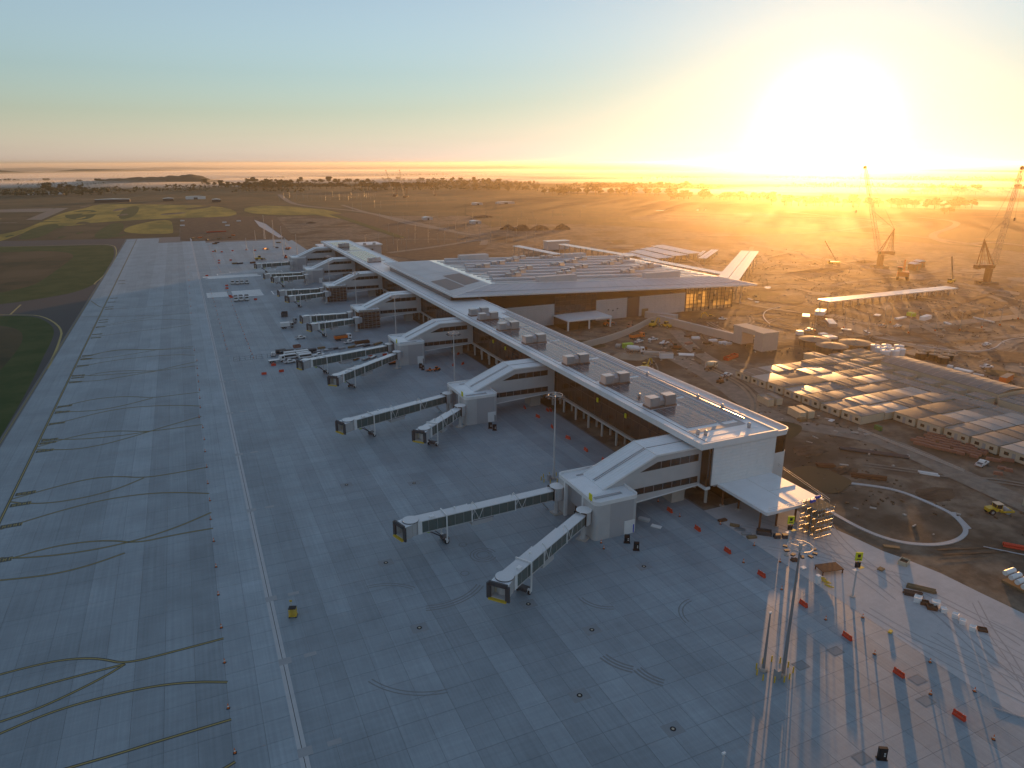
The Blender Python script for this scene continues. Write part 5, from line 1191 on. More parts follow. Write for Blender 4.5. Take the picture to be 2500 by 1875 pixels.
for x, y, l, s in [(1443,395,'brown open crate between the white bags',(1.6,1.2,.7)),(1500,430,'dark open crate in front of the largest bag',(1.8,1.4,.7)),(1890,597,'rusty crate at the end of the bag row',(1.6,1.3,.4)),(440,60,'dark heap of planks near the barrier row',(1.4,.9,.5))]: crate('open_crate', l, 'crate', b4_(x, y), s, R(-45), 'rust', True)
crate('sand_bag', 'small yellow bag on the pavement edge', 'bag', b4_(1180,612), (1.1,.7,.35), .4, 'yellow')
bundle('thin pale poles lying near the right frame edge of the pavement', b4_(2110,1240), 4.5, 3, .06, R(-58), 'galv', 'poles', 'pole_bundle')
crate('pallet_stack', 'stack of grey sheets beside the nearest walkway', 'stack', c6_(860,855), (2.8,1.3,.6), R(-55), 'cladding'); crate('pallet_stack', 'pale boards lying flat beyond the grey sheet stack', 'stack', c6_(955,905), (2.6,1.3,.3), R(-55), 'white_paint')
for i, (x, y) in enumerate([(1560,900),(1600,930),(1650,965),(1690,990),(1465,860)]): crate('material_pile', f'{ORD[i]} low pile of site materials under the canopy edge', 'pile', c6_(x, y), (2.4,1.0,.5), R(-50+i*12), ['timber','galv','grey_paint','timber','rust'][i])
crate('open_skip', 'black open skip under the far canopy post', 'skip', c6_(1785,960), (3.4,1.8,1.0), R(-40), 'dark_steel', True)
for i, (x, y) in enumerate([(1885,990),(1950,990)]): crate('plant_box', ['dark box in front of the scaffold','second dark box in front of the scaffold'][i], 'box', c6_(x, y), (1.5,1.1,1.0), R(-20), 'dark_steel')
crate('rubble_heap', 'small dark heap beside the ring headed mast top', 'heap', c6_(2020,1165), (1.7,1.0,.4), 0, 'bark')
# white spiral duct stack at the right edge
t = thing('duct_stack', 'white spiral ducts stacked at the right frame edge', 'ducts', (at(2490,1435).x, at(2490,1435).y, 0), 0)
for k in range(5): MB().tube((-1.5,-2.6+k*1.3,1.0+k*.35),(1.5,-2.6+k*1.3,1.0+k*.35),.55,14).build('duct', 'white_paint', t)
MB().box(-1.4,-3,0,1.4,3,.5).build('rack', 'timber', t)

# ---- vehicles on the apron
ute('white ute on the open apron left of the orange tipper', at(734,827), R(10)); ute('white ute in front of the orange tipper', at(853,838), R(12)); truck('orange tipper truck with white cab by the fifth gate', at(838,830), R(8), load='tray', L=8.5)
crate('open_skip', 'rusty open skip beside the white ute', 'skip', (884,838), (7,2.6,1.2), R(8), 'rust', True); crate('open_skip', 'small red skip on the open apron', 'skip', (725,848), (3.2,2.4,1.2), R(10), 'brick_red', True); crate('open_skip', 'black skip standing alone on the apron', 'skip', (695,772), (5,3.4,2.4), R(80), 'dark_steel', True)
truck('silver tanker unit by the black skip', at(702,801), R(5), 'galv', 'white_paint', 7, load='box'); truck('green and white low truck behind the silver tanker', at(708,790), R(5), 'grey_paint', 'grey_paint', 8, load='flat')
for i, (x, y) in enumerate([(535,288),(530,322),(705,268),(715,295),(745,318)]): van(f"white van in the parked cluster, {['upper left','lower left','top right','middle right','lower right'][i]}", at(*k620(x, y)), R(6), L=6.6)
ute('white twin cab ute at the front of the van cluster', at(*k620(510,385)), R(8)); truck('white flat tray truck left of the vans', at(*k620(325,375)), R(5), load='flat', bed='white_paint', L=7); ute('small white ute at the left end of the parked line', at(*k620(275,280)), R(85)); ute('white ute with blue tarp behind the vans', at(*k620(925,290)), R(5), tray=False)
for i, (x, y) in enumerate([(385,245),(500,250),(440,265),(675,245),(820,235)]): crate('equipment_box', f'{ORD[i]} dark equipment box behind the van cluster', 'equipment box', k620(x, y), (4.5,2.2,1.8), R(5), 'dark_steel')
for i, (x, y) in enumerate([(960,180),(1060,210),(1130,195),(1250,185),(1400,165),(1500,150),(1595,148),(1700,128),(1760,120),(900,235),(1320,375),(1600,335),(1450,340),(1690,315)]): crate('material_pile', f'low material pile behind the third gate bridges, number {i+1} from the left'.replace(f'number {i+1} from the left', ['at the left end','next to the left end','third along','fourth along','left of the middle','at the middle','right of the middle','near the wall','against the wall','beside the dark boxes','under the bridge','by the barriers','under the tunnel','next to the gate wall'][i]).strip(), 'pile', k620(x, y), (3.5+i%3,1.6,.8), R(8+i*3), ['timber','galv','dark_steel','grey_paint'][i%4])
excavator('orange boom lift folded under the third gate bridge', at(*k620(1960,400)), R(185), 'orange', s=.8); loader('small orange loader near the third gate wall', at(600+1470/3.16,750+490/3.16), R(200), 'orange', s=.6); loader('second small orange loader by the third gate wall', at(600+1420/3.16,750+495/3.16), R(150), 'orange', s=.5)
for i, (x, y) in enumerate([(990,912),(1050,912),(1110,908),(1175,905)]): truck(f"white cab truck in the far painted row, {['left','second','third','right'][i]} one", at(*k380(x, y)), R(-92), bed='grey_paint', load='box', L=7, grp='trucks on the painted fields')
for i, (x, y) in enumerate([(1035,1130),(1100,1125),(1175,1120)]): truck(f"white cab truck in the near painted row, {['left','middle','right'][i]} one", at(*k380(x, y)), R(-92), bed='dark_steel', load='box', L=7, grp='trucks on the painted fields')
loader('yellow boom lift far out by the last bridge', at(*k380(1340,605)), R(10), s=1.3); loader('red telehandler beside the last gate building', at(*k380(1675,580)), R(80), 'barrier_red')
for i, (x, y) in enumerate([(1020,655),(1085,655),(1250,645),(1400,465),(1440,470),(1560,450),(1690,470),(1710,455),(1580,385),(790,385),(760,400),(570,320),(480,330),(660,350),(950,320),(1000,290),(820,335)]): crate('material_pile', 'dark pile of site material at the far end of the apron', 'pile', k380(x, y), (5,2,1.2), R(i*20), ['timber','dark_steel','rust','orange'][i%4], grp='far apron piles')
crate('material_pile', 'long red girder lying in the dirt beyond the apron', 'girder', k380(780,245), (24,1.2,1.2), R(8), 'barrier_red')
for i, (x, y) in enumerate([(345,165),(343,103),(925,165),(885,125),(1068,108)]): crate('tarp_pile', 'white tarp heap in the dirt bank beyond the apron', 'tarp', k380(x, y), (6,5,1.2), 0, 'white_paint', grp='white tarps beyond the apron')
# site fence across the parked line
ff = thing('site_fence', 'temporary mesh fence beside the cones and parked vans', 'fence', (at(*k620(50,330)).x, at(*k620(50,330)).y, .03), math.atan2(at(*k620(330,300)).y-at(*k620(50,330)).y, at(*k620(330,300)).x-at(*k620(50,330)).x))
for k in range(8): MB().tube((k*2.4-10,0,0),(k*2.4-10,0,2),.05,5).build('post', 'dark_steel', ff)
for k in range(7):
    for z in (.2,1.0,1.9): MB().tube((k*2.4-10,0,z),(k*2.4-7.6,0,z),.03,4).build('rail', 'dark_steel', ff)

# ---- construction yard between pier and hall
def y5(x, y): return (1480+x/5.267, 640+y/5.267)
truck('orange dump truck parked in the yard', at(*y5(395,985)), R(8), 'orange', 'orange', 8.5); ute('white ute facing left in the yard beside the dump truck', at(*y5(600,1008)), R(185)); ute('white wagon in the middle of the yard', at(*y5(745,1055)), R(8), tray=False); ute('half hidden white ute low in the yard', at(*y5(420,1035)), R(20))
crate('compressor', 'lime yellow compressor in the yard', 'compressor', y5(275,1098), (5,2.2,2.2), R(-8), 'lime'); truck('white concrete mixer truck in the yard', at(*y5(375,1170)), R(-28), 'white_paint', 'white_paint', 8.5, load='mixer')
crate('material_pile', 'long pale stack of formwork beside the mixer truck', 'stack', y5(620,1190), (10,2,1.4), R(-28), 'precast'); container('white skip container with red mark in the yard', at(*y5(770,1235)), 6, R(-25), 'white_paint'); crate('material_pile', 'dark trench box stack behind the mixer', 'stack', y5(430,1125), (7,2,1.6), R(-25), 'rust')
crate('sheet_pile', 'bright scattered sheets in the lower yard', 'sheets', y5(1030,1195), (7,3.5,.5), R(-35), 'white_paint'); loader('yellow loader digging under the retaining wall', at(*y5(765,840)), R(100), s=1.1); excavator('yellow excavator left of the retaining wall foot', at(*y5(600,830)), R(20)); loader('yellow loader inside the concrete portal', at(*y5(1830,1010)), R(200), s=1.2)
excavator('dark excavator in the yard centre', at(*y5(905,1120)), R(130), 'rust'); excavator('excavator half behind the pier roof edge', at(1575,903), R(30)); excavator('tan excavator on the mound before the golden glazing', at(*y5(1340,740)), R(170)); ute('pale ute beside the tan excavator', at(*y5(1490,745)), R(170)); loader('orange roller by the loading shelter', at(*y5(35,815)), R(10), 'orange', s=1.1)
excavator('brown excavator by the curved wall', at(*y5(300,850)), R(40), 'brick_red', s=.8); truck('flat truck behind the pier roof in the yard', at(1460,905), R(10), 'white_paint', 'timber', 7, load='flat'); excavator('yellow excavator just over the pier roof edge', at(1452,885), R(10))
for i, (x, y) in enumerate([(1150,985),(1370,1018),(1500,1045),(1560,1060),(1300,1050),(1060,1055),(1050,960),(1180,1150),(760,1160),(850,1085),(150,1085),(1140,1130)]): crate('material_pile', ['pale sheet stack on trestles in the yard','white slab stack under the retaining wall','white pipe stack at the wall foot','last white stack before the portal','olive mat stack in the yard','pink tarp heap in the yard','brown heap left of the sheets','dark soil heap low in the yard','rusty heap beside the skip container','upright dark plant beside the wagon','pale branch pile at the yard edge','excavated heap with white pipe'][i], 'pile', y5(x, y), (4,2.2,1.0), R(-20+i*7), ['white_paint','white_paint','white_paint','cladding','mulch','brick_red','rust','mulch','rust','dark_steel','precast','mulch'][i])
for i in range(3): crate('red_skip', ['left','middle','right'][i] + ' of three small red skips by the cabin road', 'skip', y5(1560+i*42,1255-i*16), (3.4,2.4,1.5), R(20), 'barrier_red', True)
truck('pale tanker truck parked by the cabin road', at(*c7_(1690,478)), R(20), 'cream', 'cream', 7.5, load='mixer'); ute('white ute parked before the site cabins', at(*c7_(1812,535)), R(8)); excavator('brown excavator parked before the site cabins', at(*c7_(1765,585)), R(15), 'rust', s=.7)
# mud, mounds
def mound(name, px, rx, ry, h, m, label=None):
    p = at(*px); v = []; f = []; n, k = 14, 5; mr = random.Random(int(p.x*7+p.y))
    for j in range(k+1):
        for i in range(n):
            a = 2*math.pi*i/n; q = j/k; w_ = (1-q)*(1+mr.uniform(-.18,.18)); v.append((p.x+rx*w_*math.cos(a), p.y+ry*w_*math.sin(a), h*math.sin(q*math.pi/2)*(1+mr.uniform(-.1,.1)) - .1*(j == 0)))
    for j in range(k):
        for i in range(n): f.append((j*n+i, j*n+(i+1)%n, (j+1)*n+(i+1)%n, (j+1)*n+i))
    f.append(tuple(k*n+i for i in range(n)))
    o = MB().add(v, f).build(name, m); o['kind'] = 'structure'; return o
for px, rx, ry, h in [((1240,560),11,9,6),((1275,562),14,9,7),((1318,561),16,9,6),((1372,560),12,9,7),((760,545),8,5,2),((1180,530),20,12,3)]: mound('soil_mound', px, rx, ry, h, 'dirt_dark')
for px, rx, ry, h in [(y5(1340,745),9,5,2.2),(y5(1180,1160),4,3,1.2),(y5(760,1150),5,3,1.2),(c8_(560,1100),7,4,1.2),(c8_(820,1260),5,3,1),(c8_(1530,1440),7,4,.8),((2110,640),10,6,2),((2000,660),40,8,1.5)]: mound('soil_mound', px, rx, ry, h, 'dirt_dark')
# kerbed loop and roads in the dirt to the right
def k2(x, y): return (2000+x/4.424, 1160+y/4.424)
lp = smooth_poly([tuple(at(*k2(x, y))[:2]) for x, y in [(-330,20),(0,52),(300,85),(700,135),(900,185),(1100,265),(1300,352),(1450,430),(1550,530),(1590,600),(1560,660),(1480,710),(1350,745),(1200,757),(1000,745),(800,710),(600,645),(400,555),(270,485),(0,328),(-330,140)]], 2)
kb = MB(); nlp = len(lp)
for i in range(nlp):
    a, b = lp[i], lp[(i+1)%nlp]; kb.bar((a[0],a[1],.06),(b[0],b[1],.06),1.1,.24)
o = kb.build('kerb', 'pale_concrete'); o['kind'] = 'structure'
sheet('kerb_apron', [tuple(at(*k2(*q))[:2]) for q in ((1410,400),(1475,405),(1645,580),(1595,592),(1550,520),(1480,450))], .10, 'pale_concrete')
road([c8_(x, y) for x, y in [(-500,380),(-150,560),(100,760),(400,900),(700,950),(1000,1000),(1300,1100),(1700,1290),(2300,1560),(2800,1800)]], 9, 'gravel'); road([c8_(x, y) for x, y in [(-480,180),(-350,320),(-200,420),(100,560),(300,720)]], 7, 'gravel')
road([c8_(x, y) for x, y in [(420,640),(700,60),(1000,130),(1300,160),(1700,120),(2300,60)]][1:], 9, 'gravel'); road([c8_(x, y) for x, y in [(700,100),(1100,230),(1450,310),(1800,335),(2000,300),(2100,240),(2400,215)]], 12, 'gravel')
kk = [tuple(at(*c8_(x, y))[:2]) for x, y in [(1050,225),(1300,280),(1600,330),(1850,345),(1990,320),(2040,270),(2110,245),(2300,228)]]; kk = smooth_line(kk, 2); kb = MB()
for a, b in zip(kk, kk[1:]): kb.bar((a[0],a[1],.08),(b[0],b[1],.08),.6,.3)
kb.build('kerb', 'pale_concrete')['kind'] = 'structure'
kk = smooth_line([tuple(at(*c8_(x, y))[:2]) for x, y in [(330,0),(230,20),(195,60),(215,100),(250,130)]], 2); kb = MB()
for a, b in zip(kk, kk[1:]): kb.bar((a[0],a[1],.08),(b[0],b[1],.08),.6,.3)
kb.build('kerb', 'pale_concrete')['kind'] = 'structure'
# concrete road barriers along the cabin road
cb = MB().prism_x([(-.3,0),(.3,0),(.12,.35),(.08,.85),(-.08,.85),(-.12,.35)], -1.45, 1.45).mesh('concrete_barrier', 'precast')
a, b = at(*c8_(930,945)), at(*c8_(1750,1272)); d = b-a; nb_ = int(d.length/3)
for i in range(nb_): tag(inst('concrete_barrier', cb, None, (a.x+d.x*(i+.5)/nb_, a.y+d.y*(i+.5)/nb_, .0), math.atan2(d.y,d.x)), 'pale concrete barrier in the long row along the cabin road', 'barrier', 'concrete barriers on the cabin road')
# rows of stacked red brown barriers
sb = MB(); sb.box(-1.1,-.5,0,1.1,.5,.5); sb.box(-1.0,-.42,.5,1.0,.42,.85); sbm = sb.mesh('barrier_pallet', 'brick_red')
o0, ex, ey = at(*c8_(1340,1045)), at(*c8_(1850,1165)), at(*c8_(1490,985)); u = (ex-o0)/10; v_ = (ey-o0)/5
for i in range(11):
    for j in range(6):
        if (i*7+j*3) % 9 == 0: continue
        q = o0+u*i*.95+v_*j; tag(inst('barrier_pallet', sbm, None, (q.x+rnd.uniform(-.2,.2), q.y+rnd.uniform(-.2,.2), 0), R(-62)+rnd.uniform(-.1,.1)), 'red brown stacked barrier in the field before the right hand cabins', 'barrier stack', 'stacked barriers')
for x, y in [(1950,1180),(2000,1190),(2060,1185),(2100,1190),(2010,1290),(2040,1250),(2090,1265)]: q = at(*c8_(x, y)); tag(inst('barrier_pallet', sbm, None, (q.x,q.y,0), R(-50)), 'red brown stacked barrier near the parked ute at the right', 'barrier stack', 'stacked barriers near the ute')
ute('white ute parked beside the stacked red barriers', at(*c8_(1885,1222)), R(12)); roller('yellow road roller working in the dirt at the right', at(*c8_(2000,1590)), R(-22))
bundle('long dark pipe run lying across the dirt', c8_(1050,1125), 19, 3, .35, R(-47), 'dark_steel', 'pipes'); bundle('dark pipes fanned out beside the kerb loop', c8_(1010,1315), 9, 6, .3, R(-42), 'rust', 'pipes'); bundle('white pipe bundle alone in the dirt', c8_(1475,1290), 5, 6, .2, R(-50), 'white_paint', 'pipes'); bundle('short brown pipes in a heap', c8_(680,1230), 5, 7, .25, R(-30), 'rust', 'pipes'); bundle('red beams at the right frame edge', (2494,1340), 7, 6, .25, R(-50), 'barrier_red', 'beams')
bundle('pair of thin pale rails at the right frame edge', (2478,1350), 12, 2, .1, R(-52), 'galv', 'rails'); crate('material_pile', 'pale crate on pallets before the near container pair', 'crate', c8_(500,880), (3,2,1.2), 0, 'timber'); crate('material_pile', 'white sheet on the dirt before the site cabins', 'sheet', c8_(727,875), (2.6,1.4,.2), .3, 'white_paint')
crate('generator', 'green generator against the cabin wall', 'generator', c8_(1085,945), (2.6,1.2,1.4), R(80), 'green_mat'); crate('material_pile', 'dark planks along the kerb loop', 'planks', k2(780,780), (3.6,1.2,.3), R(-40), 'timber'); 
# far right yard: vehicles, stacks, light poles with orange bases
for x, y, l, r_ in [(550,185,'white car beyond the site cabins',10),(1120,155,'dark ute on the gravel road beyond the tanks',0),(1920,298,'white wagon on the wide gravel road at the right',5),(1920,470,'white ute far right behind the arched hall',-20),(1235,155,'white flat truck on the far gravel road',5)]: ute(l, at(*c8_(x, y)), R(r_), 'grey_paint' if 'dark' in l else 'white_paint')
for i, (x, y) in enumerate([(480,210),(710,240),(660,215),(1260,88),(1450,95),(1080,65),(640,55),(530,70),(720,135),(1000,200),(1620,130),(1900,100),(1340,70),(1740,490),(1640,465),(1860,525),(840,175)]): crate('material_pile', ['white box beyond the tanks','white tarp heap beyond the dark tanks','second white tarp heap beyond the tanks','long white sheet stack in the far yard','pale container row in the far yard','white sheets left in the far yard','white truss stack in the far yard','blue grey mats in the far yard','silver pipe stack in the far yard','pale strip stack on the road verge','small white stack in the far yard','white kerb stones along the far road','lime tarp in the far yard','white sheet heap behind the arched hall','white bag behind the black tanks','pale plank heap at the right','white sheet by the road fork'][i], 'stack', c8_(x, y), [(3,3,2),(6,5,1.2),(4,3,1),(9,2,.8),(10,3,2.2),(5,3,.6),(9,5,2.5),(8,4,.8),(14,4,2),(6,1.5,.8),(5,1.5,.8),(14,.8,.6),(4,3,2.2),(7,3,.6),(2,2,1),(4,1,.5),(5,2,.5)][i], R(i*9-20), ['lime' if i == 12 else 'galv' if i in (8,9) else 'white_paint'][0])
def light_pole(label, x, y, h, grp, ob=False):
    t = thing('light_pole', label, 'light pole', (x,y,0), R(rnd.choice([0,90,45])), grp)
    MB().cyl(0,0,0,h,.16,.09,n=6).tube((0,0,h-.05),(1.6,0,h+.2),.06,5).build('pole', 'galv', t); MB().obox((1.7,0,h+.12), (.8,.3,.12)).build('lamp', 'white_paint', t)
    if ob: MB().cyl(0,0,0,1.0,.45,n=8).build('base_guard', 'orange', t)
    return t
for i, (x, y) in enumerate([(820,1332),(1003,1372),(1130,1310),(1320,1372),(1525,1355),(1715,1350),(1885,1330),(2025,1310),(2165,1262),(1180,1290),(598,1355)]):
    p = at(1800+x/3.16, 380+y/3.16); light_pole(f'slim light pole with orange base in the right yard, {ORD[i] if i < 10 else "last"} of the group', p.x, p.y, 10.5, 'light poles in the right yard', True)
pr = random.Random(5); npole = 0
for row, (y0_, y1_, xa, xb, n) in enumerate([(800,790,1060,1560,9),(745,720,1000,2100,15),(690,660,950,2250,16),(640,610,1240,2300,12),(590,545,1100,2250,16),(500,470,1000,2600,14),(350,340,260,1000,22),(330,318,300,1000,16),(420,380,800,1500,9)]):
    for i in range(n):
        f = (i+pr.uniform(-.3,.3))/(n-1); x = xa+(xb-xa)*f; y = y0_+(y1_-y0_)*f+pr.uniform(-6,6)
        p = at(600+x/3.16, 380+y/3.16)
        if 100 < p.x < 320 and 100 < p.y < 700: continue
        light_pole('slim light pole among the new roads beyond the hall', p.x, p.y, 11 if row < 6 else 14, 'light poles along the new roads')
# puddles and pale sheets glinting beyond the hall
pr = random.Random(9); mat('puddle', (.05,.05,.05), .03, spec=.8, var=0)
for i, (x, y, w_, h_) in enumerate([(2130,1018,60,20),(2125,1060,50,14),(2085,1078,70,14),(2020,1105,80,16),(2140,1115,50,16),(2200,1120,60,12),(1930,1108,30,8),(2045,1130,40,8),(2230,1135,40,8),(700,1225,90,5),(1300,424,90,3),(1590,420,20,8),(1645,418,20,7),(715,390,12,5),(1870,1235,40,8),(1800,575,12,4)]):
    P_ = [tuple(at(1200+(x+w_*.5*math.cos(a)*pr.uniform(.7,1.2))/3.16, 380+(y+h_*.5*math.sin(a)*pr.uniform(.7,1.2))/3.16)[:2]) for a in [k*math.pi/5 for k in range(10)]]
    sheet('puddle', smooth_poly(P_, 1), FZ[0]+.01+i*.0005, 'puddle')
# far sheds and site huts
def shed(label, px, w, d, h, m='cladding', rz=0.0, grp='far sheds'):
    p = at(*px); t = thing('shed', label, 'shed', (p.x,p.y,0), rz, grp)
    MB().box(-w/2,-d/2,0,w/2,d/2,h).build('wall', m, t); MB().prism_y([(-w/2-.5,h),(w/2+.5,h),(0,h+h*.25)], -d/2-.5, d/2+.5).build('roof', 'roof_bright', t); MB().box(-w*.1,-d/2-.1,0,w*.1,-d/2,h*.7).build('door', 'dark_steel', t)
for x, y, l, w_ in [(870,358,'long dark shed at the edge of the golden field',70),(1300,350,'dark hut right of the long dark shed',22),(1510,335,'white roofed row of huts near the field edge',45),(1670,358,'small dark hut by the far road',18),(350,300,'long white wall far left by the trees',90)]: shed(l, (x/3.16, 380+y/3.16), w_, 14, 6, 'dark_steel' if 'dark' in l else 'white_paint')
for x, y, l, w_ in [(1400,495,'small white roofed hut among the new roads',14),(1770,525,'low hut right of the white roofed hut',14),(1785,380,'left tent shaped shed in the far meadow',22),(2000,372,'wide white tent shaped shed in the far meadow',40)]: shed(l, (600+x/3.16, 380+y/3.16), w_, 12, 4)
for i, (x, y) in enumerate([(1360,880),(1400,860)]): shed(['brown pile frame left of the right crane','second brown pile frame by the right crane'][i], (1800+x/3.16,380+y/3.16), 7, 6, 5, 'rust')
# orange pile rig between cranes
p = at(*(1800+1270/3.16, 380+955/3.16)); excavator('large orange rig below the first tall crane', p, R(40), 'orange', s=3)

# wheel tracks worn into the dirt
tk = random.Random(31)
def track(pts, w, m):
    FZ[0] += .0004; P_ = smooth_line(pts, 3)
    for s_ in (-1.0, 1.0):
        Q_ = []
        for i in range(len(P_)):
            a_, b_ = P_[max(i-1,0)], P_[min(i+1,len(P_)-1)]; d_ = Vector((b_[0]-a_[0], b_[1]-a_[1])); d_.normalize(); Q_.append((P_[i][0]-d_.y*s_, P_[i][1]+d_.x*s_))
        MB().ribbon(Q_, w, FZ[0]).build('wheel_track', m)['kind'] = 'structure'
for _ in range(110):
    x, y = tk.uniform(146,330), tk.uniform(60,330); a = tk.choice([R(90),R(55),R(120),R(20)])+tk.uniform(-.4,.4); pts = [(x,y)]
    if 196 < x < 300 and 110 < y < 240: continue
    if x < 305 and y > 320: continue
    for k in range(4): a += tk.uniform(-.45,.45); l_ = tk.uniform(10,26); x += l_*math.cos(a); y += l_*math.sin(a); pts.append((x,y))
    if any(px_ < 145 or (px_ < 300 and py_ > 328) or (198 < px_ < 285 and 112 < py_ < 232) for px_, py_ in pts): continue
    track(pts, tk.uniform(.5,1.3), tk.choice(['dirt_dark','dirt_pale','gravel','dirt_dark']))
for _ in range(60):
    x, y = tk.uniform(320,560), tk.uniform(180,520); a = tk.uniform(0,3.1); pts = [(x,y)]
    for k in range(4): a += tk.uniform(-.45,.45); l_ = tk.uniform(18,45); x += l_*math.cos(a); y += l_*math.sin(a); pts.append((x,y))
    track(pts, tk.uniform(1,2.4), tk.choice(['dirt_dark','dirt_pale','gravel','dirt_dark']))
for _ in range(130):     # patches of churned earth
    x, y = tk.uniform(150,620), tk.uniform(40,700)
    if (x < 320 and 300 < y < 480) or (196 < x < 290 and 105 < y < 240): continue
    r_ = tk.uniform(3,16); FZ[0] += .0004
    sheet('earth_patch', smooth_poly([(x+r_*tk.uniform(.6,1.3)*math.cos(k*.7), y+r_*tk.uniform(.5,1.1)*math.sin(k*.7)) for k in range(9)], 2), FZ[0], tk.choice(['dirt_dark','dirt_dark','dirt_pale','gravel','grass_dull']))

two_tone('rubble_brown', (.07,.05,.036), (.16,.12,.085), .8)
# loose rubble and offcuts strewn over the site
rb_ = MB(); rq = random.Random(44); pieces = MB()
def open_dirt(x, y):
    return not ((x < 146 and y > 40) or (119 < x < 320 and 318 < y < 480) or (196 < x < 290 and 108 < y < 235) or (x < 143) or (110 < x < 140))
k = 0
while k < 5200:
    x, y = rq.uniform(144,520), rq.uniform(30,520)
    if rq.random() > (1.2 - y/600): continue
    if not open_dirt(x, y) or math.sin(x*.09)*math.cos(y*.075+x*.02)+rq.uniform(-.5,.5) < .1: continue
    s_ = rq.uniform(.12,.55); z_ = rq.uniform(.1,.4)*s_*2; a = rq.uniform(0,3.1); rb_.obox((x,y,0), (s_*rq.uniform(.8,3),s_,z_), a); k += 1
o = rb_.build('rubble', 'rubble_brown'); o['kind'] = 'stuff'
k = 0
while k < 700:
    x, y = rq.uniform(146,560), rq.uniform(60,560)
    if not open_dirt(x, y) or math.sin(x*.05+1)*math.cos(y*.06)+rq.uniform(-.6,.6) < .35: continue
    pieces.obox((x,y,0), (rq.uniform(.4,2.6),rq.uniform(.2,.9),rq.uniform(.08,.5)), rq.uniform(0,3.1)); k += 1
o = pieces.build('offcuts', 'precast'); o['kind'] = 'stuff'

mat('tyre_pale', (.33,.32,.32), .85, var=.2, scale=2)
# tyre tracks on the pale pavement
for k in range(26):
    x, y = tk.uniform(116,134), tk.uniform(20,110); a = R(90)+tk.uniform(-.5,.5); pts = [(x,y)]
    for q_ in range(3): a += tk.uniform(-.3,.3); l_ = tk.uniform(5,11); x += l_*math.cos(a); y += l_*math.sin(a); pts.append((x,y))
    if any(px_ < 113.2 or px_ > 137 or py_ > 127 for px_, py_ in pts): continue
    for s_ in (-.9,.9):
        P_ = smooth_line([(p_[0]+s_, p_[1]) for p_ in pts], 2); MB().ribbon(P_, tk.uniform(.15,.35), .0165+k*.0002).build('tyre_mark', 'tyre_pale')['kind'] = 'structure'
# ================================================================== TREES, HILLS, MIST
tr = random.Random(21)
def crown_mesh(seed, h, w):
    q = random.Random(seed); m = MB(); lobes = []
    for k in range(q.randint(6, 9)):
        a = q.uniform(0, 6.28); r_ = q.uniform(.1, .34)*w; lobes.append((r_*math.cos(a), r_*math.sin(a), h*q.uniform(.42,.86), w*q.uniform(.14,.24)))
    for (x,y,z,r_) in lobes:
        for _ in range(64):
            d = Vector((q.gauss(0,1),q.gauss(0,1),q.gauss(0,.75))).normalized()*r_*q.uniform(.55,1.05); c = Vector((x,y,z))+d
            s = q.uniform(.5,1.1)*h/14; a = Vector((q.gauss(0,1),q.gauss(0,1),q.gauss(0,1))).normalized(); b = a.orthogonal().normalized(); e = a.cross(b)
            m.add([c-b*s-e*s*.6, c+b*s-e*s*.5, c+b*s*.7+e*s*.7, c-b*s*.8+e*s*.6], [(0,1,2,3)])
    return m.mesh('crown', 'leaf')
def trunk_mesh(seed, h, w):
    q = random.Random(seed+50); m = MB(); m.tube((0,0,-.5),(q.uniform(-.3,.3),q.uniform(-.3,.3),h*.5),.035*h,6,.02*h)
    for k in range(4): a = k*1.6+q.uniform(-.4,.4); m.tube((0,0,h*q.uniform(.25,.42)),(w*.28*math.cos(a),w*.28*math.sin(a),h*q.uniform(.55,.75)),.016*h,5,.006*h)
    return m.mesh('trunk', 'bark')
KT = [(crown_mesh(s, h, w), trunk_mesh(s, h, w)) for s, h, w in ((1,14,11),(2,16,10),(3,12,13),(4,15,14),(5,18,12))]
ntree = 0
def tree(x, y, s, label, grp):
    global ntree; ntree += 1
    k = KT[tr.randrange(5)]; t = thing('eucalyptus_tree', label, 'tree', (x,y,0), tr.uniform(0,6.28), grp); sc = s*tr.uniform(.75,1.25); w_ = tr.uniform(1.25,1.7); t.scale = (sc*w_, sc*w_, sc*tr.uniform(.8,1.05))
    inst('crown', k[0], t); inst('trunk', k[1], t)
def c4_(x, y): return (1800+x/3.16, 380+y/3.16)
def band(fn, x0, x1, y0, y1, n, s, label, grp):
    for i in range(n):
        f = (i+tr.uniform(-.4,.4))/max(1,n-1); p = at(*fn(x0+(x1-x0)*f, y0+(y1-y0)*f+tr.uniform(-2,2))); tree(p.x, p.y+tr.uniform(-20,20), s, label, grp)
f1 = lambda x, y: (x/3.16, 380+y/3.16); f2 = lambda x, y: (600+x/3.16, 380+y/3.16); f3 = lambda x, y: (1200+x/3.16, 380+y/3.16)
band(f1, 360, 440, 283, 280, 5, 1.5, 'dark tree in the lone clump at the left edge of the mist', 'left tree clump'); band(f1, 450, 620, 262, 278, 6, 1.3, 'dark tree trailing right of the lone left clump', 'trees right of the left clump')
band(f1, 0, 460, 222, 222, 12, 1.3, 'tree in the thin line between the left mist banks', 'left mist tree line'); band(f1, 580, 1050, 228, 230, 16, 1.3, 'tree at the foot of the dark hill', 'trees below the hill')
band(f1, 1580, 2212, 240, 262, 18, 1.4, 'tree in the wood right of the dark hill', 'wood right of the hill'); band(f2, 0, 930, 258, 250, 34, 1.35, 'tree in the wood behind the golden fields', 'wood behind the fields'); band(f2, 0, 1000, 222, 215, 26, 1.5, 'tree in the misty second row of the wood', 'misty second row')
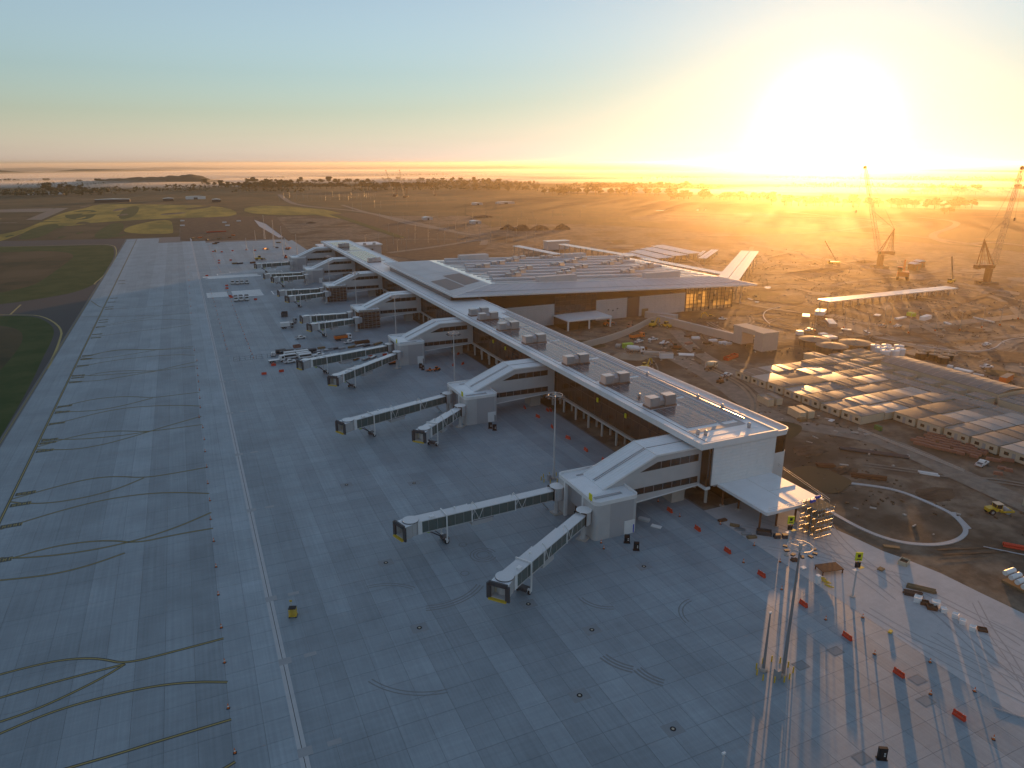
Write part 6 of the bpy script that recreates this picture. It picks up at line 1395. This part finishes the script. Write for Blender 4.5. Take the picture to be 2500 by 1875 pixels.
band(f2, 930, 1460, 262, 250, 22, 1.35, 'tree behind the small distant cranes', 'trees behind the far cranes'); band(f2, 1060, 1960, 208, 215, 22, 1.4, 'tree in the pale row behind the far cranes', 'pale row behind the cranes'); band(f2, 1640, 2212, 255, 272, 12, 1.2, 'tree standing loose in the far meadow', 'loose meadow trees')
band(f3, 440, 560, 302, 300, 5, 1.2, 'dark tree in the meadow left of the sun', 'meadow trees left of the sun'); band(f3, 560, 1380, 300, 305, 26, 1.35, 'tree in the golden wood left of the sun', 'golden wood'); band(f3, 1390, 1540, 338, 336, 8, 1.15, 'dark tree in the small copse below the sun', 'copse below the sun'); band(f3, 700, 1750, 262, 262, 22, 1.5, 'tree fading in the glare left of the sun', 'glare trees')
band(f3, 1600, 2212, 335, 345, 20, 1.3, 'tree in the glare under the sun', 'trees under the sun'); band(c4_, 300, 1180, 385, 395, 24, 1.3, 'tree behind the tall crane', 'trees behind the tall crane'); band(c4_, 1190, 1390, 402, 400, 8, 1.15, 'dark tree in the left clump right of the crane', 'clump right of the crane'); band(c4_, 1410, 1780, 408, 405, 14, 1.1, 'dark tree in the clump standing in white mist', 'clump in the mist')
for x, y in ((1595,452),(1635,450)): p = at(*c4_(x, y)); tree(p.x, p.y, .95, ('left' if x < 1600 else 'right') + ' of two lone dark trees in front of the white mist', 'lone pair before the mist')
band(c4_, 1350, 2300, 300, 305, 20, 1.5, 'tree in the far row above the white mist', 'far row above the mist')
# the endless woods behind, one mass
m = MB(); q = random.Random(77)
spots = []
for _ in range(190):      # belts of trees lying across the plain
    d_ = 2300 + 5200*q.random()**1.3; a = q.uniform(-.35, 1.2); L_ = q.uniform(60, 420); n_ = int(L_/7); an = a + q.uniform(-.35,.35)
    for k in range(n_): s_ = (k/n_-.5)*L_; spots.append((d_*math.sin(a)+s_*math.cos(an)+q.gauss(0,6), d_*math.cos(a)-s_*math.sin(an)+q.gauss(0,18)))
for x, y in spots:
    h = q.uniform(8,16); w_ = h*q.uniform(.5,.9)
    for k in range(4):
        c = Vector((x+q.gauss(0,w_*.45), y+q.gauss(0,w_*.45), h*q.uniform(.35,.9))); r_ = w_*q.uniform(.28,.5)
        vs = [c+Vector((q.gauss(0,1),q.gauss(0,1),q.gauss(0,.8))).normalized()*r_*q.uniform(.7,1.2) for _ in range(6)]
        m.add(vs, [(0,1,2),(0,2,3),(0,3,4),(1,4,5),(2,4,5),(3,5,1)])
o = m.build('distant_woods', 'leaf'); o['kind'] = 'stuff'
# hills
def ridge(name, pts, depth, m='grass_dull', rough=.08):
    """pts: (photo x, crest height m) at distance D"""
    q = random.Random(4); v = []; f = []; n = 60; K = 6
    D, P_ = depth
    xs = [p[0] for p in P_]
    for i in range(n+1):
        x = xs[0]+(xs[-1]-xs[0])*i/n
        for a, b in zip(P_, P_[1:]):
            if a[0] <= x <= b[0]: t_ = (x-a[0])/(b[0]-a[0]); t_ = t_*t_*(3-2*t_); h = a[1]+(b[1]-a[1])*t_; break
        d = _fw*FPX+_rt*(x-1250); d.z = 0; d.normalize(); h *= 1+q.uniform(-rough,rough)
        for k in range(K+1):
            s_ = k/K; o_ = CAM+d*(D+(s_-.5)*D*.16); v.append((o_.x, o_.y, max(-1, h*math.sin(math.pi*s_)-1)))
    for i in range(n):
        for k in range(K): a = i*(K+1)+k; f.append((a, a+K+1, a+K+2, a+1))
    o = MB().add(v, f).build(name, m, smooth=True); o['kind'] = 'structure'
MATS['leaf_hill'] = MATS['grass_dull']
two_tone('hill_scrub', (.035,.035,.022), (.055,.05,.03), .01)
ridge('hill', None, (3350, [(230,0),(290,14),(345,24),(430,30),(500,34),(530,38),(548,36),(580,18),(640,4),(700,0)]), 'hill_scrub')
ridge('hill', None, (9000, [(-400,5),(0,22),(200,40),(330,24),(500,42),(650,14),(900,26),(1150,36),(1250,60),(1330,48),(1400,22),(1700,14),(2100,28),(2600,12),(3200,20)]), 'hill_scrub')
ridge('hill', None, (6200, [(-400,30),(0,44),(90,40),(180,20),(300,44),(480,30),(620,8),(1000,14),(1400,30),(1900,22),(2300,34),(2700,20),(3000,10)]), 'hill_scrub')
# low ground mist: flat lens shaped banks of fog
mm = bpy.data.materials.new('mist_air'); mm.use_nodes = True; t_ = mm.node_tree; t_.nodes.remove(t_.nodes['Principled BSDF'])
pv2 = t_.nodes.new('ShaderNodeVolumePrincipled'); pv2.inputs['Color'].default_value = (.97,.95,.93,1); pv2.inputs['Density'].default_value = MIST_D; pv2.inputs['Anisotropy'].default_value = .5
t_.links.new(pv2.outputs[0], t_.nodes['Material Output'].inputs['Volume']); MATS['mist_air'] = mm
def mist(px, py, rx, ry, h, mt='mist_air'):
    p = at(px, py); d = (p-CAM); d.z = 0; D = d.length; a = math.atan2(d.y, d.x) - math.pi/2
    m = MB(); m.ball((0,0,0), 1.0, 28, 10); o = m.build('mist_bank', mt, smooth=True); o['kind'] = 'stuff'; o.location = (p.x,p.y,h*.3); o.scale = (rx,ry,h); o.rotation_euler = (0,0,a)
for a in [(120,455,520,220,15),(420,456,380,180,13),(250,441,1100,420,22),(160,446,900,260,20),(900,446,900,200,20),(1250,440,900,220,22),(1850,450,700,180,20),(60,452,700,130,16),(330,453,560,120,15),(200,437,1500,330,22),(480,431,1500,400,24),(760,427,1800,500,26),(1050,424,1700,500,26),(1000,440,600,160,18),(620,446,420,130,14),(1300,426,1700,500,26),(1650,432,1500,420,26),(1420,448,420,110,14),(2150,432,1500,420,26),(2420,505,150,40,9),(2330,510,120,30,8),(2440,480,520,110,16),(2050,470,380,90,13),(2250,455,700,170,18),(1780,475,260,70,11),(1560,470,300,70,11),(1850,528,40,14,5)]: mist(*a)

m2 = mm.copy(); m2.name = 'thin_mist_air'; MATS['thin_mist'] = m2
for n_ in m2.node_tree.nodes:
    if n_.type == 'PRINCIPLED_VOLUME': n_.inputs['Density'].default_value = 5.0e-4
mist(900, 417, 6500, 2200, 70, 'thin_mist'); mist(1800, 418, 5000, 1800, 66, 'thin_mist'); mist(1250, 432, 3600, 1000, 40, 'thin_mist')
# ------------------------------------------------------------------ air
hz = MB().box(-14500,-2500,-1.5, 14500, 14800, 96).build('haze', 'black'); hz['kind'] = 'stuff'
m = bpy.data.materials.new('haze_air'); m.use_nodes = True; t = m.node_tree; t.nodes.remove(t.nodes['Principled BSDF'])
pv = t.nodes.new('ShaderNodeVolumePrincipled'); pv.inputs['Color'].default_value = (.95,.80,.56,1)
pv.inputs['Density'].default_value = HAZE_D; pv.inputs['Anisotropy'].default_value = HAZE_G
t.links.new(pv.outputs[0], t.nodes['Material Output'].inputs['Volume'])
hz.data.materials.clear(); hz.data.materials.append(m)
